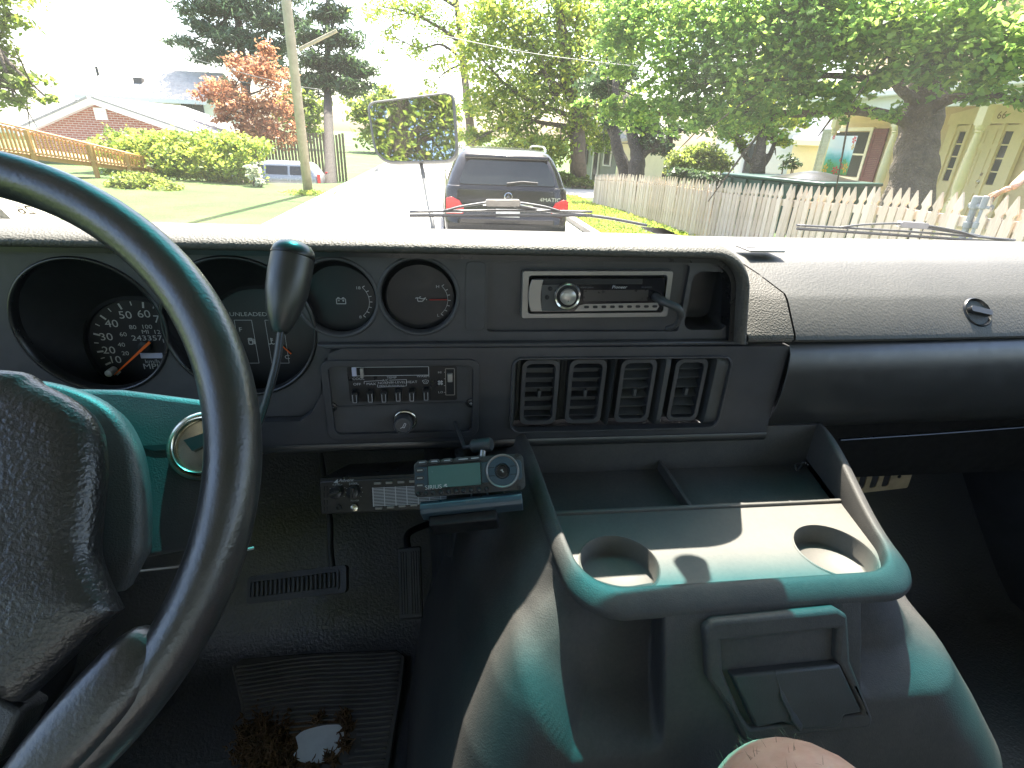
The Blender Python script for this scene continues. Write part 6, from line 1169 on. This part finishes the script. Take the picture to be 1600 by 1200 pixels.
m = MB(); m.tube([TG.p(-.02, .03, .03), TG.p(.20, .06, .035), TG.p(.42, .05, .03)], .012, 8); obj('rear_wiper', m, M['deep'], mc)
RFc = Fr(cf_.p(0, .018, .60), (1, 0, 0), (0, .06, 1))                     # tailgate skin
m = MB(); m.box(-.36, .36, .135, .175, 0, .035, RFc); obj('plate_trim', m, M['chrome'], mc, bevel=.008)
m = MB(); m.box(-.17, .17, -.01, .10, .0, .02, RFc); obj('licence_plate', m, M['plate'], mc, bevel=.004)
m = MB(); cc_ = RFc.at(0, .265, .012); m.lathe([(.050, 0), (.056, .008), (.050, .012), (.047, .006), (.047, 0)], cc_, 40)
for k in range(3):
    a = R(90+120*k); d_ = (math.cos(a), math.sin(a)); n_ = (-d_[1], d_[0]); m.add([cc_.p(.049*d_[0], .049*d_[1], .006), cc_.p(.008*n_[0]-.004*d_[0], .008*n_[1]-.004*d_[1], .004), cc_.p(0, 0, .014), cc_.p(-.008*n_[0]-.004*d_[0], -.008*n_[1]-.004*d_[1], .004)], [(0, 1, 2), (0, 2, 3)][::-1])
obj('star_emblem', m, M['chrome'], mc, sm=None)
m = MB(); put(m, '4MATIC', RFc, .60, .235, .075, .004, 1.15); obj('model_lettering', m, M['chrome'], mc, sm=None)
for sx in (-1, 1):
    pl_ = [(sx*.87, .02), (sx*.87, .22), (sx*.80, .245), (sx*.68, .20), (sx*.62, .10), (sx*.63, .02)]; m = MB(); m.prism(ar(pl_), RFc, -.10, .018); tl_ = obj('tail_light', m, M['lamp red'], mc, bevel=.012)
    pl_ = [(sx*.86, .03), (sx*.86, .085), (sx*.64, .07), (sx*.645, .03)]; m = MB(); m.prism(ar(pl_), RFc, .0, .022); obj('reversing_lens', m, M['lamp clear'], tl_)
    m = MB(); m.tube(spline([cf_.p(sx*.60, .62, 1.43), cf_.p(sx*.605, .80, 1.50), cf_.p(sx*.62, 1.2, 1.51), cf_.p(sx*.62, 2.1, 1.50), cf_.p(sx*.62, 2.3, 1.43)], 6), .016, 8); obj('roof_rail', m, M['chrome'], mc, sm=180)
    m = MB(); m.loft([[cf_.p(sx*(np.interp(z, [1.0, 1.15, 1.33, 1.40], [.847, .795, .706, .66])+.006), y, z) for z in (1.02, 1.12, 1.24, 1.36)] for y in np.linspace(.65, 2.4, 8)], close=False); obj('side_window', m, M['carglass'], mc, sm=180)
m = MB(); m.loft([[cf_.p(x, -.045 if abs(x) < .7 else .0, z) for z in (.36, .50)] for x in np.linspace(-.85, .85, 9)], close=False); obj('bumper_strip', m, M['satin'], mc)
# silver people carrier behind the pole, side on
secs = [(.25, .80, .06, 4.7, .2), (.45, .90, .0, 4.78, .25), (.75, .91, .02, 4.76, .25), (1.0, .89, .06, 4.5, .22), (1.04, .87, .08, 4.1, .22), (1.25, .80, .22, 3.7, .2), (1.5, .70, .40, 3.2, .2), (1.6, .62, .55, 2.9, .2), (1.64, .45, .8, 2.6, .2)]
a = PD(502, 300, 25.5); sv, sf = car('parked_minivan', 'silver people carrier parked behind the utility pole', 'car', np.array([a[0]+.0, a[1]+.9, gz(a[0]-2, a[1])]), R(-88), M['carsilver'], 1.82, 4.8, secs, None, 1.04)
for sx in (-1, 1):
    for y0, y1 in ((.55, 1.35), (1.45, 2.45), (2.55, 3.35)):
        m = MB(); m.loft([[sf.p(sx*(np.interp(z, [1.04, 1.25, 1.5], [.872, .803, .705])+.008), y, z) for z in (1.08, 1.2, 1.33, 1.46)] for y in np.linspace(y0, y1, 5)], close=False); obj('side_window', m, M['carglass'], sv, sm=180)
    for y in (1.5, 2.6): m = MB(); m.box(sx*.905-.02, sx*.905+.02, y, y+.16, .86, .90, sf); obj('door_handle', m, M['carsilver'], sv, bevel=.008)
    m = MB(); m.prism(ar([(sx*.90, .75), (sx*.90, 1.15), (sx*.76, 1.15), (sx*.78, .75)]), Fr(sf.p(0, .03, 0), sf.x, (0, 0, 1)), -.06, .06); obj('tail_light', m, M['lamp red'], sv, bevel=.01)
# =================================================================== NEIGHBOUR with a hand on the fence
M['navy'] = plain('navy shirt cloth', (.02, .03, .06), .9, var=.2, vs=20); M['jeans'] = plain('blue jeans', (.05, .07, .12), .9); M['hairdark'] = plain('dark hair', (.03, .02, .015), .6)
hand = PX(1556, 303, FX+.02); pg_ = gz(5.1, 3.4)
pn = thing('person', 'person in a navy shirt resting one bare arm on the fence at the right edge', 'person', (5.1, 3.35, pg_))
bx_, by_ = 5.02, 3.38
def skin_body(name, mat, verts, edges, radii, parent, sub=2):
    me = bpy.data.meshes.new(name); me.from_pydata([tuple(map(float, v)) for v in verts], edges, []); me.update(); me.materials.append(mat); o = link(name, me, parent)
    s = o.modifiers.new('skin', 'SKIN'); s.use_smooth_shade = True
    ly = me.skin_vertices[0].data if me.skin_vertices else None
    if ly is None:
        bm_ = __import__('bmesh').new(); bm_.from_mesh(me); bm_.verts.layers.skin.verify(); bm_.to_mesh(me); bm_.free(); ly = me.skin_vertices[0].data
    for i, r in enumerate(radii): ly[i].radius = (r, r) if not hasattr(r, '__len__') else r
    ly[0].use_root = True
    b = o.modifiers.new('sub', 'SUBSURF'); b.levels = 1; b.render_levels = sub; return o
H = pg_
sh_ = np.array((bx_-.02, by_+.20, H+1.42)); el_ = PX(1618, 262, 4.72); wr_ = hand+np.array([.02, -.09, .055])
V = [(bx_, by_, H+.95), (bx_, by_, H+1.15), (bx_, by_, H+1.38), (bx_, by_, H+1.50), (bx_-.01, by_, H+1.60), (bx_-.02, by_, H+1.70), (bx_, by_+.10, H+.88), (bx_, by_+.11, H+.5), (bx_+.02, by_+.11, H+.08), (bx_-.12, by_+.11, H+.03), (bx_, by_-.10, H+.88), (bx_, by_-.11, H+.5), (bx_+.02, by_-.11, H+.08), (bx_-.12, by_-.11, H+.03), tuple(sh_), tuple(el_), tuple(wr_), (bx_, by_-.2, H+1.42), (bx_, by_-.24, H+1.12), (bx_-.04, by_-.25, H+.86)]
Ed = [(0, 1), (1, 2), (2, 3), (3, 4), (4, 5), (0, 6), (6, 7), (7, 8), (8, 9), (0, 10), (10, 11), (11, 12), (12, 13), (2, 14), (14, 15), (15, 16), (2, 17), (17, 18), (18, 19)]
Rd = [(.15, .11), (.14, .10), (.15, .11), .06, .085, .095, .095, .06, .045, .04, .095, .06, .045, .04, .065, .047, .032, .065, .045, .03]
skin_body('body', M['skin'], V, Ed, Rd, pn)
skin_body('shirt', M['navy'], [V[0], V[1], V[2], (bx_, by_, H+1.47), V[14], tuple(sh_*.55+el_*.45), V[17], tuple(np.array(V[17])*.5+np.array(V[18])*.5)], [(0, 1), (1, 2), (2, 3), (2, 4), (4, 5), (2, 6), (6, 7)], [(.17, .13), (.16, .12), (.17, .125), .075, .08, .068, .08, .068], pn)
skin_body('trousers', M['jeans'], [(bx_, by_, H+.96), V[6], V[7], (bx_+.02, by_+.11, H+.06), V[10], V[11], (bx_+.02, by_-.11, H+.06)], [(0, 1), (1, 2), (2, 3), (0, 4), (4, 5), (5, 6)], [(.16, .12), .11, .075, .06, .11, .075, .06], pn)
# hand: palm and five bent fingers over the rail
fd = hand-wr_; fd /= np.linalg.norm(fd); sdv = np.array([1., 0, 0]); pv_ = [tuple(wr_), tuple(wr_+fd*.045), tuple(wr_+fd*.085)]; pe_ = [(0, 1), (1, 2)]; pr = [.026, (.036, .017), (.038, .015)]
for k, (off, ln) in enumerate(((-.033, .07), (-.011, .082), (.011, .08), (.032, .064))):
    b = len(pv_); p0 = wr_+fd*.085+sdv*off; pv_ += [tuple(p0), tuple(p0+fd*ln*.5), tuple(p0+fd*ln*.8+np.array([0, 0, -.025])), tuple(p0+fd*ln*.9+np.array([0, 0, -.05]))]; pe_ += [(2, b), (b, b+1), (b+1, b+2), (b+2, b+3)]; pr += [.010, .0095, .009, .007]
b = len(pv_); p0 = wr_+fd*.03-sdv*.03; pv_ += [tuple(p0), tuple(p0-sdv*.025+fd*.03+np.array([0, 0, -.02])), tuple(p0-sdv*.03+fd*.055+np.array([0, 0, -.04]))]; pe_ += [(1, b), (b, b+1), (b+1, b+2)]; pr += [.013, .011, .008]
skin_body('hand', M['skin'], pv_, pe_, pr, pn)
m = MB(); m.lathe([(.0001, .125), (.06, .11), (.098, .06), (.104, .0), (.09, -.05)], Fr((bx_+.012, by_, H+1.70), (1, 0, 0), (0, 1, 0)), 24); obj('hair', m, M['hairdark'], pn, sm=180)
for s in (-1, 1): m = MB(); m.lathe([(.0001, .012), (.009, .008), (.011, 0)], Fr((bx_-.105, by_+s*.035, H+1.68), (0, 1, 0), (0, 0, 1)), 12); obj('eye', m, M['hairdark'], pn)
m = MB(); m.tube([(bx_-.10, by_, H+1.70), (bx_-.125, by_, H+1.655), (bx_-.10, by_, H+1.645)], [.008, .014, .012], 8); obj('nose', m, M['skin'], pn, sm=180)
